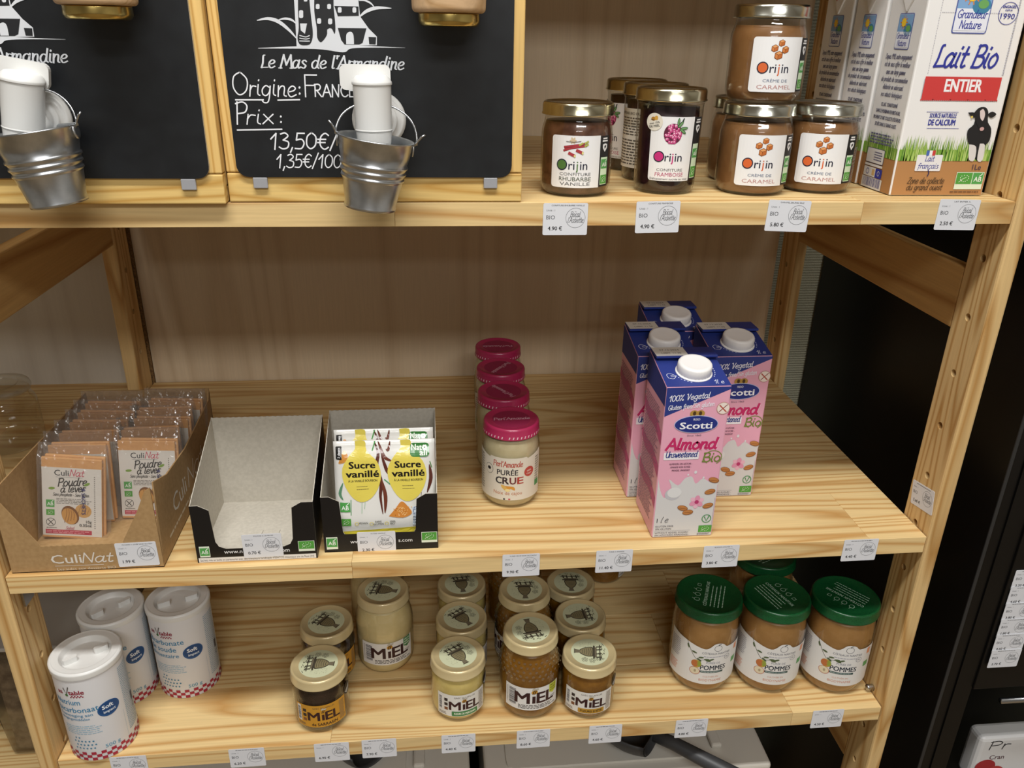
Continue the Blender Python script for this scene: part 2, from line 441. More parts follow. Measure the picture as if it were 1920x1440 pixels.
    def lines(s, x0, y0, x1, y1, n, col, lay=2, seed=1, fill=0.5, al='l'):
        """rows of print too small to read"""
        rng = random.Random(seed); h = (y1-y0)/n; W = x1-x0
        for i in range(n):
            y = y1-(i+.5)*h; ww = W*rng.uniform(.8, 1.0)
            o = x0 if al == 'l' else x0+(W-ww)/2
            for a, b in rnd_line(W, rng, ww): s.rect(o+a, y-h*fill/2, o+b, y+h*fill/2, col, lay)
    def bars(s, x0, y0, x1, y1, n, col, lay=2, seed=1, vert=True):
        rng = random.Random(seed); L = (x1-x0) if vert else (y1-y0); st = L/n
        for i in range(n):
            ww = st*rng.choice((.3, .45, .65)); q = i*st
            if vert: s.rect(x0+q, y0, x0+q+ww, y1, col, lay)
            else: s.rect(x0, y0+q, x1, y0+q+ww, col, lay)
    def slab(s, pts, t, col):
        """paper with thickness behind the print"""
        s.poly(pts, col, 0); c = hx(col)
        s.sl = (list(pts), t, c)
    def build(s, name, fn, parent=None, mt=None, gap=1.1e-4, curv=None, loc=None):
        V = []; C = []; Fc = []
        tris = list(s.t)
        if curv:
            out = []
            while tris:
                (a, b, c), col, lay = tris.pop()
                us = (a[0], b[0], c[0])
                if max(us)-min(us) > curv:
                    E = sorted(((abs(p[0]-q[0]), i) for i, (p, q) in enumerate(((a, b), (b, c), (c, a)))), reverse=True)[0][1]
                    p, q, r = ((a, b, c), (b, c, a), (c, a, b))[E]
                    m = ((p[0]+q[0])/2, (p[1]+q[1])/2)
                    tris.append(((p, m, r), col, lay)); tris.append(((m, q, r), col, lay))
                else: out.append(((a, b, c), col, lay))
            tris = out
        for (a, b, c), col, lay in tris:
            i = len(V); V += [fn(a[0], a[1], gap*(lay+1)), fn(b[0], b[1], gap*(lay+1)), fn(c[0], c[1], gap*(lay+1))]
            C += [col]*3; Fc.append((i, i+1, i+2))
        if hasattr(s, 'sl'):
            pts, t, c = s.sl; n = len(pts); i = len(V)
            V += [fn(p[0], p[1], gap) for p in pts]+[fn(p[0], p[1], gap-t) for p in pts]; C += [c]*(2*n)
            for k in range(n): Fc.append((i+k, i+(k+1) % n, i+n+(k+1) % n, i+n+k))
            Fc.append(tuple(i+n+k for k in reversed(range(n))))
        me = mesh(V, Fc, name)
        ca = me.color_attributes.new('Col', 'FLOAT_COLOR', 'POINT')
        ca.data.foreach_set('color', [x for c in C for x in c])
        return link(name, me, parent, (mt or PRINT,), loc=loc)

def cyl(R, z0=0.0, cone=0.0):
    def f(u, v, d): 
        a = u/R; r = R+d+cone*v; return (r*math.sin(a), -r*math.cos(a), z0+v)
    return f
def front(x, y, z):
    return lambda u, v, d: (x+u, y-d, z+v)
def topface(z):
    return lambda u, v, d: (u, v, z+d)
AISLE = (0.44, -0.72)     # where a customer stands
def face_aisle(x, y, deg=0.0):
    """turn a thing so its front looks back to the aisle, plus a turn of its own"""
    return math.atan2(AISLE[0]-x, y-AISLE[1])+math.radians(deg)

# ------------------------------------------------------------------ materials
PINE_X = wood('pine_along', 'ecc98e', 'c99a58', 0)
PINE_F = wood('pine_stave', 'e6c88f', 'c89a5c', 0, var=0.09)
PINE_Z = wood('pine_upright', 'dfbd84', 'bb8d50', 2, ring=1.3, var=0.05)
PINE_Y = wood('pine_rail', 'd2aa6c', 'b08146', 1, ring=0.55, var=0.05)
CRATE_X = wood('yellow_pine_rail', 'ecc97f', 'cd9f52', 0, ring=1.4, var=0.06)
CRATE_Z = wood('yellow_pine_stile', 'e8c27a', 'c7984e', 2, ring=1.4, var=0.06)
PLY = wood('plywood_back', 'd8c4a6', 'cdb798', 2, ring=0.3, var=0.0, rough=0.6, contrast=0.6)
PLYG = wood('plywood_grey', 'c2baac', 'bab1a3', 2, ring=0.25, var=0.0, rough=0.6, contrast=0.4)
BEECH = wood('beech', 'd9b68c', 'c09a6c', 0, ring=2.0, var=0.0)
RAWEDGE = speckle('raw_board_edge', '5a4226', '8a6a40', 500, 0.9)
BLACK = mat('black_lacquer', '0c0b0a', 0.35, spec=0.3)
BLACKGREY = mat('black_edge_band', '2a2a2a', 0.5)
SLATE = speckle('chalkboard', '15171a', '1e2124', 60, 0.38, lo=0.3, hi=0.8)
STEEL = mat('steel', 'b9bcc0', 0.25, 1.0)
ZINC = speckle('galvanised_zinc', 'a9adb1', 'd6d9dc', 45, 0.3, metal=1.0, lo=0.3, hi=0.7)
WHITEPL = mat('white_plastic', 'dededb', 0.3)
CAPPL = mat('white_cap_plastic', 'eceae8', 0.4)
GOLD = mat('gold_lacquered_tin', 'c9b06a', 0.24, 1.0)
SILVER = mat('silver_tin', 'cfd0c6', 0.2, 1.0)
GOLDSILVER = mat('pale_gold_tin', 'cdc7ab', 0.2, 1.0)
CREAMLID = mat('beige_gold_lid', 'cbb98c', 0.3, 0.2, coat=0.5)
PINKLID = mat('raspberry_pink_lid', 'a82752', 0.35, coat=0.3)
GREENLID = speckle('green_lid', '0b4020', '125028', 700, 0.28, lo=0.4, hi=0.6)
GLASS = glass('clear_jar_glass')
STUD = glass('glass_stud', 'f4efe0', gloss=5.0, rough=0.1)
FILM = glass('clear_film', 'faf8f5', gloss=0.8, bumpy=True, rough=0.12)
_n = FILM.node_tree.nodes; _o = _n['Material Output']; _mx = _o.inputs[0].links[0].from_node
_df = _n.new('ShaderNodeBsdfDiffuse'); _df.inputs[0].default_value = (.8, .79, .78, 1); _m2 = _n.new('ShaderNodeMixShader'); _m2.inputs[0].default_value = .045
FILM.node_tree.links.new(_mx.outputs[0], _m2.inputs[1]); FILM.node_tree.links.new(_df.outputs[0], _m2.inputs[2]); FILM.node_tree.links.new(_m2.outputs[0], _o.inputs[0])
TUB = glass('clear_plastic_tub', 'cfcac4', gloss=1.6, rough=0.15)
KRAFT = speckle('kraft_card', '9f7f54', 'aa8a5e', 220, 0.8)
KRAFTP = speckle('kraft_packet', 'cb9760', 'd2a068', 160, 0.6)
GREYCARD = speckle('grey_card_inside', 'bcb6a9', 'c6c0b3', 260, 0.85)
BLACKCARD = mat('black_printed_card', '0d0d10', 0.4)
WHITECARD = mat('white_carton_board', 'e9e7e4', 0.4)
CREAMBIN = mat('cream_plastic_bin', 'cfcabf', 0.45)
DARKGREY = mat('dark_grey_plastic', '3a3b3d', 0.45)
WALLPAPER = mat('woven_wallpaper', 'c0bda3', 0.85)
nt, N, L, b = nodes(WALLPAPER)
_w = N.new('ShaderNodeTexWave'); _w.bands_direction = 'Z'; _w.inputs['Scale'].default_value = 70; _w.inputs['Distortion'].default_value = 2.0; _w.inputs['Detail Scale'].default_value = 6
_tc = N.new('ShaderNodeTexCoord'); _b = N.new('ShaderNodeBump'); _b.inputs['Strength'].default_value = 0.7; _b.inputs['Distance'].default_value = 0.002
L.new(_tc.outputs['Object'], _w.inputs['Vector']); L.new(_w.outputs['Fac'], _b.inputs['Height']); L.new(_b.outputs[0], b.inputs['Normal'])
FLOOR = speckle('brown_floor', '7a674e', '958164', 9, 0.8, detail=8)

Z1, Z2, Z3 = 0.3807, 0.0, -0.2577      # tops of the three shelf boards
TH = 0.0212                            # board thickness
DEP = 0.50

# ------------------------------------------------------------------ setting
tagit(link('floor', box_mesh(-3, 3, -6, 0.6, -0.97, -0.95), None, (FLOOR,)), kind='structure')
tagit(link('wall_back', box_mesh(-3, 3, 0.552, 0.60, -0.95, 1.8), None, (WALLPAPER,)), kind='structure')
tagit(link('ceiling', box_mesh(-3, 3, -6, 0.6, 1.78, 1.82), None, (mat('ceiling_white', 'd8d8d6', 0.8),)), kind='structure')

PAINT = mat('pale_wall_paint', 'cfcdc8', 0.8)
tagit(link('wall_left', box_mesh(-3.04, -3, -6, 0.6, -0.95, 1.78), None, (PAINT,)), kind='structure')
tagit(link('wall_right', box_mesh(3, 3.04, -6, 0.6, -0.95, 1.78), None, (PAINT,)), kind='structure')
tagit(link('wall_front', box_mesh(-3, 3, -6.04, -6, -0.95, 1.78), None, (PAINT,)), kind='structure')

# ------------------------------------------------------------------ shelving: side frames
def post_mesh(x0, x1, y0, y1, z0, z1, holes, hx_, hy, inner):
    """upright with drilled peg holes in the inner side face"""
    o = bpy.data.objects.new('p', box_mesh(x0, x1, y0, y1, z0, z1, 0.0025, 2)); COL.objects.link(o)
    bm = bmesh.new()
    for z in holes:
        r = bmesh.ops.create_cone(bm, cap_ends=True, segments=14, radius1=0.0043, radius2=0.0043, depth=0.018)
        bmesh.ops.rotate(bm, verts=r['verts'], cent=(0, 0, 0), matrix=Matrix.Rotation(math.pi/2, 3, 'Y'))
        bmesh.ops.translate(bm, verts=r['verts'], vec=(hx_, hy, z))
    c = bpy.data.objects.new('c', bm_mesh(bm)); COL.objects.link(c)
    md = o.modifiers.new('b', 'BOOLEAN'); md.object = c; md.operation = 'DIFFERENCE'; md.solver = 'EXACT'
    bpy.context.view_layer.update()
    me = bpy.data.meshes.new_from_object(o.evaluated_get(bpy.context.evaluated_depsgraph_get()))
    me.materials.clear()
    bpy.data.objects.remove(o); bpy.data.objects.remove(c)
    return me

HZ = [0.4451-0.0633*i for i in range(-8, 22)]
def side_frame(label, x_in, sgn):
    """sgn +1: the frame at the right end, -1 at the left end"""
    fr = thing('shelving_side_frame', label, 'shelf frame', (x_in, 0, -0.95), 0, 'pine side frames of the shelving')
    t = 0.0185
    a, b_ = (0.0004, t) if sgn > 0 else (-t-.002, -0.0004)
    zz = 0.95
    HL = [z+zz for z in HZ if z > -0.93]
    o = link('front_post', post_mesh(a, b_, -0.001, 0.052, 0, 1.95, HL, 0.0004*sgn, 0.027, sgn), fr, (PINE_Z,))
    o = link('back_post', post_mesh(a, b_, 0.445, 0.497, 0, 1.95, HL, 0.0004*sgn, 0.47, sgn), fr, (PINE_Z,))
    for z0, z1 in ((0.235, 0.302), (-0.40, -0.335), (0.78, 0.845)):
        link('rail', box_mesh(a+0.001, b_-0.001, 0.0525, 0.4445, z0+zz, z1+zz, 0.002), fr, (PINE_Y,))
    return fr
fL = side_frame('pine side frame with peg holes at the left end of the shelves', 0.0, -1)
fR = side_frame('pine side frame with peg holes at the right end beside the black cabinet', 1.0, 1)
def pin(fr, x, y, z, s):
    me = lathe_mesh(round_prof([(0, 0), (0.0042, 0, .001), (0.0042, 0.008, .001), (0.0025, 0.009), (0, 0.0095)]), 12)
    o = link('shelf_pin', me, fr, (STEEL,), True); o.location = (x, y, z+.95); o.rotation_euler = (0, math.radians(90*s), 0)
pin(fR, 0.0, 0.027, Z3+0.0045+.003, -1)
# bent metal shelf clip on the left post, under the middle board
link('shelf_clip', mesh([(0.0008, .016, 0), (.0008, .036, 0), (.0028, .036, 0), (.0028, .016, 0), (.0008, .016, .024), (.0008, .024, .026), (.0028, .024, .026), (.0028, .016, .024),
     (.0008, .036, .006), (.0028, .036, .006)],
     [(0, 1, 8, 5, 4), (3, 7, 6, 9, 2), (0, 3, 2, 1), (4, 5, 6, 7), (0, 4, 7, 3), (1, 2, 9, 8), (8, 9, 6, 5)]), fL, (STEEL,), loc=(0, .002, -0.052+.95))

# ------------------------------------------------------------------ shelf boards, glued up from staves
def stave_rows(x0, x1, seed):
    rng = random.Random(seed); rows = []; n = 5; h = DEP/n
    for i in range(n):
        x = x0-rng.uniform(0, .3); cuts = [x0]
        while True:
            x += rng.uniform(.34, .60)
            if x > x1-0.06: break
            if x > x0+.06: cuts.append(x)
        cuts.append(x1); rows.append((i*h, (i+1)*h, cuts))
    return rows
def shelf_board(label, ztop, x0, x1, seed, y0=0.0, group='laminated pine shelf boards'):
    sb = thing('shelf_board', label, 'shelf', ((x0+x1)/2, y0, ztop-TH), 0, group)
    for a, b_, cuts in stave_rows(x0, x1, seed):
        for c0, c1 in zip(cuts, cuts[1:]):
            hw = (c1-c0)/2; hh = (b_-a)/2
            o = link('stave', box_mesh(-hw+.00008, hw-.00008, -hh+.00008, hh-.00008, 0, TH, 0.0003, 1), sb, (PINE_F,))
            o.location = ((c0+c1)/2-(x0+x1)/2, (a+b_)/2, 0)
    return sb
shelf_board('highest pine shelf board, above the chalkboard dispensers', Z1+.3798, 0.0008, 0.9992, 5)
shelf_board('upper pine shelf board, carrying the chalkboard dispensers and jam jars', Z1, 0.0008, 0.9992, 3)
shelf_board('middle pine shelf board, carrying the pink almond cartons', Z2, 0.0008, 0.9992, 11)
shelf_board('lowest pine shelf board, carrying honey jars and white canisters', Z3, 0.0008, 0.9992, 23)
shelf_board('pine shelf board of the neighbouring bay with a glass jar on it', Z2, -0.62, -0.0215, 31, 0.06)
shelf_board('high pine shelf board of the neighbouring bay, seen above the left rail', Z1-0.02, -0.62, -0.0215, 37, 0.06)

bp = thing('plywood_back_panel', 'brown plywood panel closing the back of the shelves', 'panel', (0.5, 0.502, -0.95))
link('sheet', box_mesh(-0.497, 0.497, 0, 0.008, 0, 2.2), bp, (PLY,))
link('raw_edge', box_mesh(-0.5035, -0.4975, -0.003, 0.008, 0, 2.2), bp, (RAWEDGE,))
nb = link('plywood_back_panel', box_mesh(-0.6, -0.006, 0, 0.008, 0, 2.2), None, (PLYG,), loc=(0, 0.502, -0.95))
tagit(nb, 'greyer plywood panel at the back of the neighbouring bay on the left', 'panel')

# ------------------------------------------------------------------ black cabinet on the right
bc = thing('black_cabinet', 'black cabinet standing close to the right end of the shelves', 'cabinet', (1.10, 0.03, -0.95))
link('side_panel', box_mesh(0, 0.018, 0.001, 0.515, 0, 2.5), bc, (BLACK,))
link('edge_band', box_mesh(-0.0008, 0.0035, -0.0015, 0.0005, 0, 2.5, 0.0004, 1), bc, (BLACKGREY,))
link('front_stile', box_mesh(0.0188, 0.042, -0.001, 0.018, 0, 2.5), bc, (BLACK,))
link('label_rail', box_mesh(0.0425, 0.5, -0.004, 0.018, 0.685, 1.05, 0.001), bc, (BLACK,))
link('shelf', box_mesh(0.0425, 0.5, 0.019, 0.49, 0.44, 0.455), bc, (BLACK,))
link('back_panel', box_mesh(0.019, 0.6, 0.5, 0.514, 0, 2.5), bc, (BLACK,))
link('chrome_bar', tube_mesh([(0.085, -0.006, 0.664), (0.5, -0.006, 0.664)], 0.004, 12), bc, (STEEL,), True)

# ------------------------------------------------------------------ honey dispensers with chalkboard fronts
def dispenser(label, x0, x1, yf, yb, tilt, tap_x, knob_x, right):
    zb = Z1; ht = 0.30; W = x1-x0
    d = thing('honey_dispenser', label, 'dispenser', (x0, yf, zb), 0, 'chalkboard honey dispensers on the top shelf')
    # carcass of pine boards, front frame, chalkboard
    link('bottom_board', box_mesh(0, W, 0.0125, yb-yf, 0.0006, 0.014, 0.001), d, (CRATE_X,))
    link('front_rail', box_mesh(0, W, 0, 0.012, 0.0006, 0.0255, 0.0012), d, (CRATE_X,))
    for a in (0, W-0.0125):
        link('front_stile', box_mesh(a, a+0.0125, 0, 0.012, 0.026, ht, 0.0012), d, (CRATE_Z,))
        link('side_board', box_mesh(a, a+0.0125, 0.0125, yb-yf, 0.0145, ht, 0.001), d, (CRATE_Z,))
    link('back_board', box_mesh(0.013, W-0.013, yb-yf-0.012, yb-yf, 0.0145, ht), d, (CRATE_Z,))
    link('top_board', box_mesh(0, W, 0, yb-yf, ht+.0005, ht+0.013, 0.001), d, (CRATE_X,))
    me = slab_mesh(rrect(0.0095, 0.0225, W-0.0095, ht-0.01, 0.010, 6), lambda u, v, t: (u, -0.003+t, v), 0.0028); set_mi(me)
    cb = link('chalkboard', me, d, (SLATE, SLATE, mat('chalkboard_edge', 'b9b4a8', 0.6)))
    for a in (0.028, W-0.028):
        link('clip', box_mesh(a-0.006, a+0.006, -0.0032, -0.0002, 0.013, 0.0222, 0.0005, 1), d, (mat('grey_clip', '9b9ca0', 0.4),))
    I = Ink()
    if right:
        q = homog([(0, 0), (1920, 0), (1920, 1363), (0, 1363)], [(.2681-x0, .5396-zb), (.5301-x0, .545-zb), (.5356-x0, .3517-zb), (.2436-x0, .3532-zb)])
    else:
        q0 = homog([(0, 0), (1571, 0), (1571, 1440), (0, 1440)], [(.1201-x0, .5363-zb), (.3106-x0, .5402-zb), (.2908-x0, .3549-zb), (.0798-x0, .356-zb)])
        # the same print: align the end of the strap line with the right-hand board's
        a = homog([(0, 0), (1920, 0), (1920, 1363), (0, 1363)], [(.2681, .5396), (.5301, .545), (.5356, .3517), (.2436, .3532)])
        r1 = a(1180, 390); r0 = q0(436, 368)
        dx = r0[0]-r1[0]; dz = r0[1]-r1[1]
        q = lambda x, y: (a(x, y)[0]+dx, a(x, y)[1]+dz)
    WH = 'd3d6da'; K = '17191c'
    P = lambda *pts: [q(x, y) for x, y in pts]
    def S(pts, wd, col=WH, lay=1, sm=True, taper=False):
        pp = P(*pts); I.stroke(catmull(pp, 6) if sm else pp, wd, col, lay, taper=taper)
    # emblem: old stone house on a hill
    I.poly(catmull(P((325, 278), (560, 268), (820, 262), (1175, 276)), 6)+catmull(P((1175, 277), (960, 276), (860, 282), (815, 303), (660, 284), (325, 281)), 6), WH, 1)
    I.poly(P((528, -90), (540, 120), (548, 272), (1012, 262), (1012, 212), (965, 165), (915, 95), (905, 0), (900, -90)), WH, 1)
    I.poly(catmull(P((556, -80), (556, 60), (560, 160), (553, 220), (566, 256), (600, 262), (628, 252), (642, 200), (632, 100), (622, 0), (618, -80), (556, -80)), 4)[:-1], K, 2)
    I.poly(catmull(P((652, -80), (650, 60), (664, 160), (668, 220), (690, 244), (722, 205), (726, 170), (750, 165), (768, 196), (772, 150), (762, 40), (752, -80), (652, -80)), 4)[:-1], K, 2)
    I.poly(P((766, 34), (906, 38), (908, 92), (786, 94)), K, 2)
    I.poly(P((786, 162), (952, 164), (930, 248), (910, 258), (826, 258), (806, 232)), K, 2)
    I.poly(P((964, 214), (1008, 216), (1005, 258), (968, 256)), K, 2)
    I.poly(catmull(P((835, 256), (836, 200), (858, 184), (876, 200), (880, 256)), 5), WH, 3)
    for x, y, w_, h_ in ((574, 82, 24, 46), (600, 2, 20, 14), (670, 38, 22, 30), (736, 38, 22, 30), (678, 122, 24, 32), (742, 124, 24, 34), (797, 58, 22, 32), (882, 58, 22, 32)):
        I.poly(rrectq(q, x, y, w_, h_), WH, 3)
    I.poly(P((568, 136), (608, 136), (596, 196), (572, 176)), WH, 3)
    for k in range(3): S([(566, 205+k*16), (600, 214+k*12), (622, 206+k*16)], .0007, WH, 3)
    S([(320, 118), (380, 108), (440, 124), (500, 170), (550, 225)], .0028, taper=True)
    S([(440, 116), (480, 108), (520, 116), (548, 140)], .0018, taper=True)
    S([(905, 4), (940, 2), (975, 18), (998, 42)], .0014, taper=True)
    S([(910, 100), (950, 66), (1010, 46), (1095, 48)], .0026, taper=True)
    x0t, y0t = q(340, 392); x1t, y1t = q(1178, 392)
    I.hand(x0t, y0t, .0098, "Le Mas de l'Armandine", WH, 1, 'l', wd=.15, slant=.2, contrast=.55, width=(x1t-x0t)*.99, serif=True)
    if right:
        CH = 'e4e6ea'
        hand = lambda x, y, cap, t, wdt, **k: I.hand(q(x, y)[0], q(x, y)[1], cap, t, CH, 1, 'l', width=(q(x+wdt, y)[0]-q(x, y)[0]), wob=.25, **k)
        hand(176, 552, .0175, 'O', 100, wd=.06, slant=.06)
        hand(270, 555, .0135, 'rigine', 280, wd=.075, slant=.1)
        hand(548, 555, .0125, ':', 42, wd=.11, slant=0)
        hand(588, 558, .0170, 'F', 85, wd=.06, slant=.02)
        hand(650, 558, .0095, 'RANCE', 240, wd=.11, slant=.02)
        hand(196, 722, .0175, 'P', 75, wd=.065, slant=.06)
        hand(252, 718, .0125, 'rix', 165, wd=.08, slant=.12)
        hand(440, 718, .0115, ':', 42, wd=.11, slant=0)
        hand(395, 862, .0130, '13,50€/', 390, wd=.09, slant=.1)
        hand(795, 862, .0125, 'kg', 110, wd=.09, slant=.1)
        hand(430, 970, .0110, '1,35€/100g', 430, wd=.09, slant=.12)
        for a, b_ in (((195, 578), (355, 578)), ((440, 580), (565, 577)), ((205, 753), (462, 748))):
            S([a, b_], .0011, CH, 1, False)
    I.build('lettering', lambda u, v, t: (u, -0.0031-t, v), cb)
    # white tap
    ty = -0.033; tz = tap_z = 0.4515-zb
    def at(me): 
        return me
    T = Matrix.Translation((tap_x-x0, ty, tz)) @ Matrix.Rotation(tilt, 4, 'Y')
    def part(name, me, M, par=d, m=WHITEPL, sm=True):
        me.transform(T @ M); return link(name, me, par, (m,), sm)
    # flange against the board, lying on its side
    fl = lathe_mesh(round_prof([(0, -0.0285), (0.0225, -0.0285), (0.0225, -0.026, .001), (0.0205, -0.0235, .001), (0.0160, -0.0230), (0.0150, -0.0195, .001), (0.0118, -0.0180, .001), (0.0115, -0.004), (0, -0.004)]), 40)
    tap = part('tap_flange', fl, Matrix.Translation((0.003, 0, 0)) @ Matrix.Rotation(math.radians(90), 4, 'X'))
    bod = lathe_mesh(round_prof([(0, -0.0205), (0.0115, -0.0205, .002), (0.0135, -0.016, .002), (0.0146, -0.006, .003), (0.0152, 0.029, .0004), (0.0160, 0.0292, .0003), (0.0160, 0.031, .0006), (0.0146, 0.0335, .002), (0.0120, 0.0360, .002), (0, 0.0368)]), 40)
    part('tap_body', bod, Matrix.Identity(4))
    seam = lathe_mesh([(0.01475, -0.006), (0.0151, -0.0055), (0.0151, -0.0050), (0.01480, -0.0045)], 40)
    part('tap_seam', seam, Matrix.Identity(4))
    me = slab_mesh(rrect(-0.026, 0.024, 0.0145, 0.0435, 0.005, 5), lambda u, v, t: (u, 0.011+t, v), 0.0045); set_mi(me)
    part('tap_lever', me, Matrix.Identity(4), sm=False)
    # wooden block with an upturned jar of tin lid above
    kb = lathe_mesh(round_prof([(0, 0), (0.0285, 0, .004), (0.0308, 0.055, .003), (0, 0.055)], 5), 40)
    me = kb; me.transform(Matrix.Translation((knob_x-x0, -0.032, 0.5335-zb))); link('wooden_block', me, d, (BEECH,), True)
    me = lathe_mesh(round_prof([(0, 0), (0.0220, 0, .002), (0.0240, 0.0035, .001), (0.0238, 0.0095, .001), (0, 0.0095)]), 40)
    me.transform(Matrix.Translation((knob_x-x0, -0.032, 0.5238-zb))); link('tin_lid', me, d, (GOLD,), True)
    return d

def rrectq(q, x, y, w_, h_):
    return [q(a, b_) for a, b_ in rrect(x-w_/2, y-h_/2, x+w_/2, y+h_/2, min(w_, h_)*.35, 3)]

dispenser('pine honey dispenser whose chalkboard gives origin and price in chalk', 0.2700, 0.5240, 0.0, 0.30, 0.0, 0.3985, 0.4605, True)
dispenser('pine honey dispenser without chalk writing, at the left edge of the top shelf', 0.0140, 0.2685, -0.0085, 0.30, math.radians(10), 0.133, 0.2015, False)

def bucket(label, cx, cy, zr, roll, hook):
    """small zinc pail hung by its wire bail; (cx,cy,zr) = rim centre"""
    b_ = thing('zinc_bucket', label, 'bucket', (cx, cy, zr), 0, 'small zinc buckets hanging under the taps')
    b_.rotation_euler = (0, roll, 0)
    pr = [(0, -0.0535), (0.0195, -0.0535), (0.0203, -0.0560), (0.0212, -0.0560), (0.0214, -0.0540), (0.0208, -0.0525), (0.0245, -0.0330)]
    for k in range(3):
        z = -0.0325+k*0.0052; rr = 0.0246+k*.0009
        pr += [(rr, z), (rr+.0011, z+.0010), (rr+.0013, z+.0018), (rr+.0011, z+.0027), (rr+.0003, z+.0037)]
    pr += [(0.0282, -0.012), (0.0302, -0.0012), (0.0310, -0.0006), (0.0312, 0.0002), (0.0306, 0.0008), (0.0298, 0.0002), (0.0290, -0.006), (0.0200, -0.0515), (0, -0.0515)]
    link('pail', lathe_mesh(pr, 56), b_, (ZINC,), True)
    for s in (-1, 1):
        me = lathe_mesh([(0, 0), (0.0058, 0), (0.0058, 0.0009), (0.0035, 0.0013), (0, 0.0013)], 20)
        me.transform(Matrix.Translation((s*0.0298, 0, -0.0045)) @ Matrix.Rotation(s*math.radians(90), 4, 'Y')); link('ear', me, b_, (ZINC,), True)
        pts = [(s*0.0305, 0, -0.002), (s*0.0335, -.001, 0.003), (s*0.036, -.001, .0065), (s*.0385, -.001, .0085)]
        link('ear_hook', tube_mesh(pts, 0.0008, 8), b_, (STEEL,), True)
    P = []
    for k in range(25):
        a = math.pi*k/24; P.append((-0.0325*math.cos(a), 0.012*math.sin(a), -0.001+hook*math.sin(a)**0.8))
    link('bail', tube_mesh(P, 0.0008, 8), b_, (STEEL,), True)
    return b_
bucket('dull zinc bucket hanging under the tap of the chalk-priced dispenser', 0.4005, -0.042, 0.4405, math.radians(8), 0.027)
bucket('dull zinc bucket hanging under the tap at the left edge of the photo', 0.1440, -0.052, 0.4460, math.radians(-8), 0.030)

# ------------------------------------------------------------------ jars
def lid_prof(r, H, h, lip=0.0006):
    return [(r-.0016, H-h), (r+lip, H-h), (r+lip*1.4, H-h+.0008), (r+.0001, H-h+.0018), (r, H-.0028), (r-.0006, H-.0010), (r-.0018, H), (r-.0032, H-.0002), (r-.0042, H-.0012), (r*0.42, H-.0014), (0, H-.0014)]

def jar(name, label, cat, R, H, rl, lh, lidmat, content, fill, prof=None, gm=None, group=None):
    """glass jar: prof = outer glass outline (r, z, corner radius) below the lid"""
    t = thing(name, label, cat, group=group)
    prof = prof or [(0, .0004), (R*.86, .0004, .004), (R, .008, .006), (R, H-lh-.014, .006), (rl-.003, H-lh-.003, .005), (rl-.003, H-.003)]
    op = round_prof(prof, 5)
    link('glass', lathe_mesh(op, 56), t, (gm or GLASS,), True)
    ip = [(max(r-.0016, 0) if r > 0 else 0, max(z, .0028)) for r, z in op if z < fill]
    rt_ = ip[-1][0]; ip += [(rt_, fill), (0, fill)]
    link('filling', lathe_mesh(ip, 48), t, (content,), True)
    link('lid', lathe_mesh(lid_prof(rl, H, lh), 56), t, (lidmat,), True)
    return t

def place(t, x, y, z, deg):
    t.location = (x, y, z); t.rotation_euler = (0, 0, face_aisle(x, y, deg))

def filling(name, c, rough=0.35, c2=None):
    if c2: return speckle(name, c, c2, 120, rough, lo=.4, hi=.7)
    return mat(name, c, rough)

# --- small organic logos used on several packets
def ab_logo(I, x, y, s, lay=2):
    I.rect(x, y, x+s, y+s, '4f9d4e', lay); I.text(x+s*.5, y+s*.22, s*.62, 'AB', 'f2f6ee', lay+1, width=s*.72, bold=.01)
    I.stroke([(x+s*.62, y+s*.72), (x+s*.74, y+s*.78), (x+s*.86, y+s*.92)], s*.07, 'f2f6ee', lay+1)
def eu_leaf(I, x, y, w_, h_, lay=2, col='4f9a3c'):
    I.rect(x, y, x+w_, y+h_, col, lay)
    for k in range(11):
        a = 2*math.pi*k/11; px = x+w_*.52+w_*.27*math.cos(a)*(1+.2*math.sin(a)); py = y+h_*.5+h_*.28*math.sin(a)
        I.ell(px, py, h_*.045, h_*.045, 'e8f2de', lay+1, 6)
    I.stroke([(x+w_*.2, y+h_*.18), (x+w_*.4, y+h_*.45), (x+w_*.62, y+h_*.6)], h_*.04, 'e8f2de', lay+1)

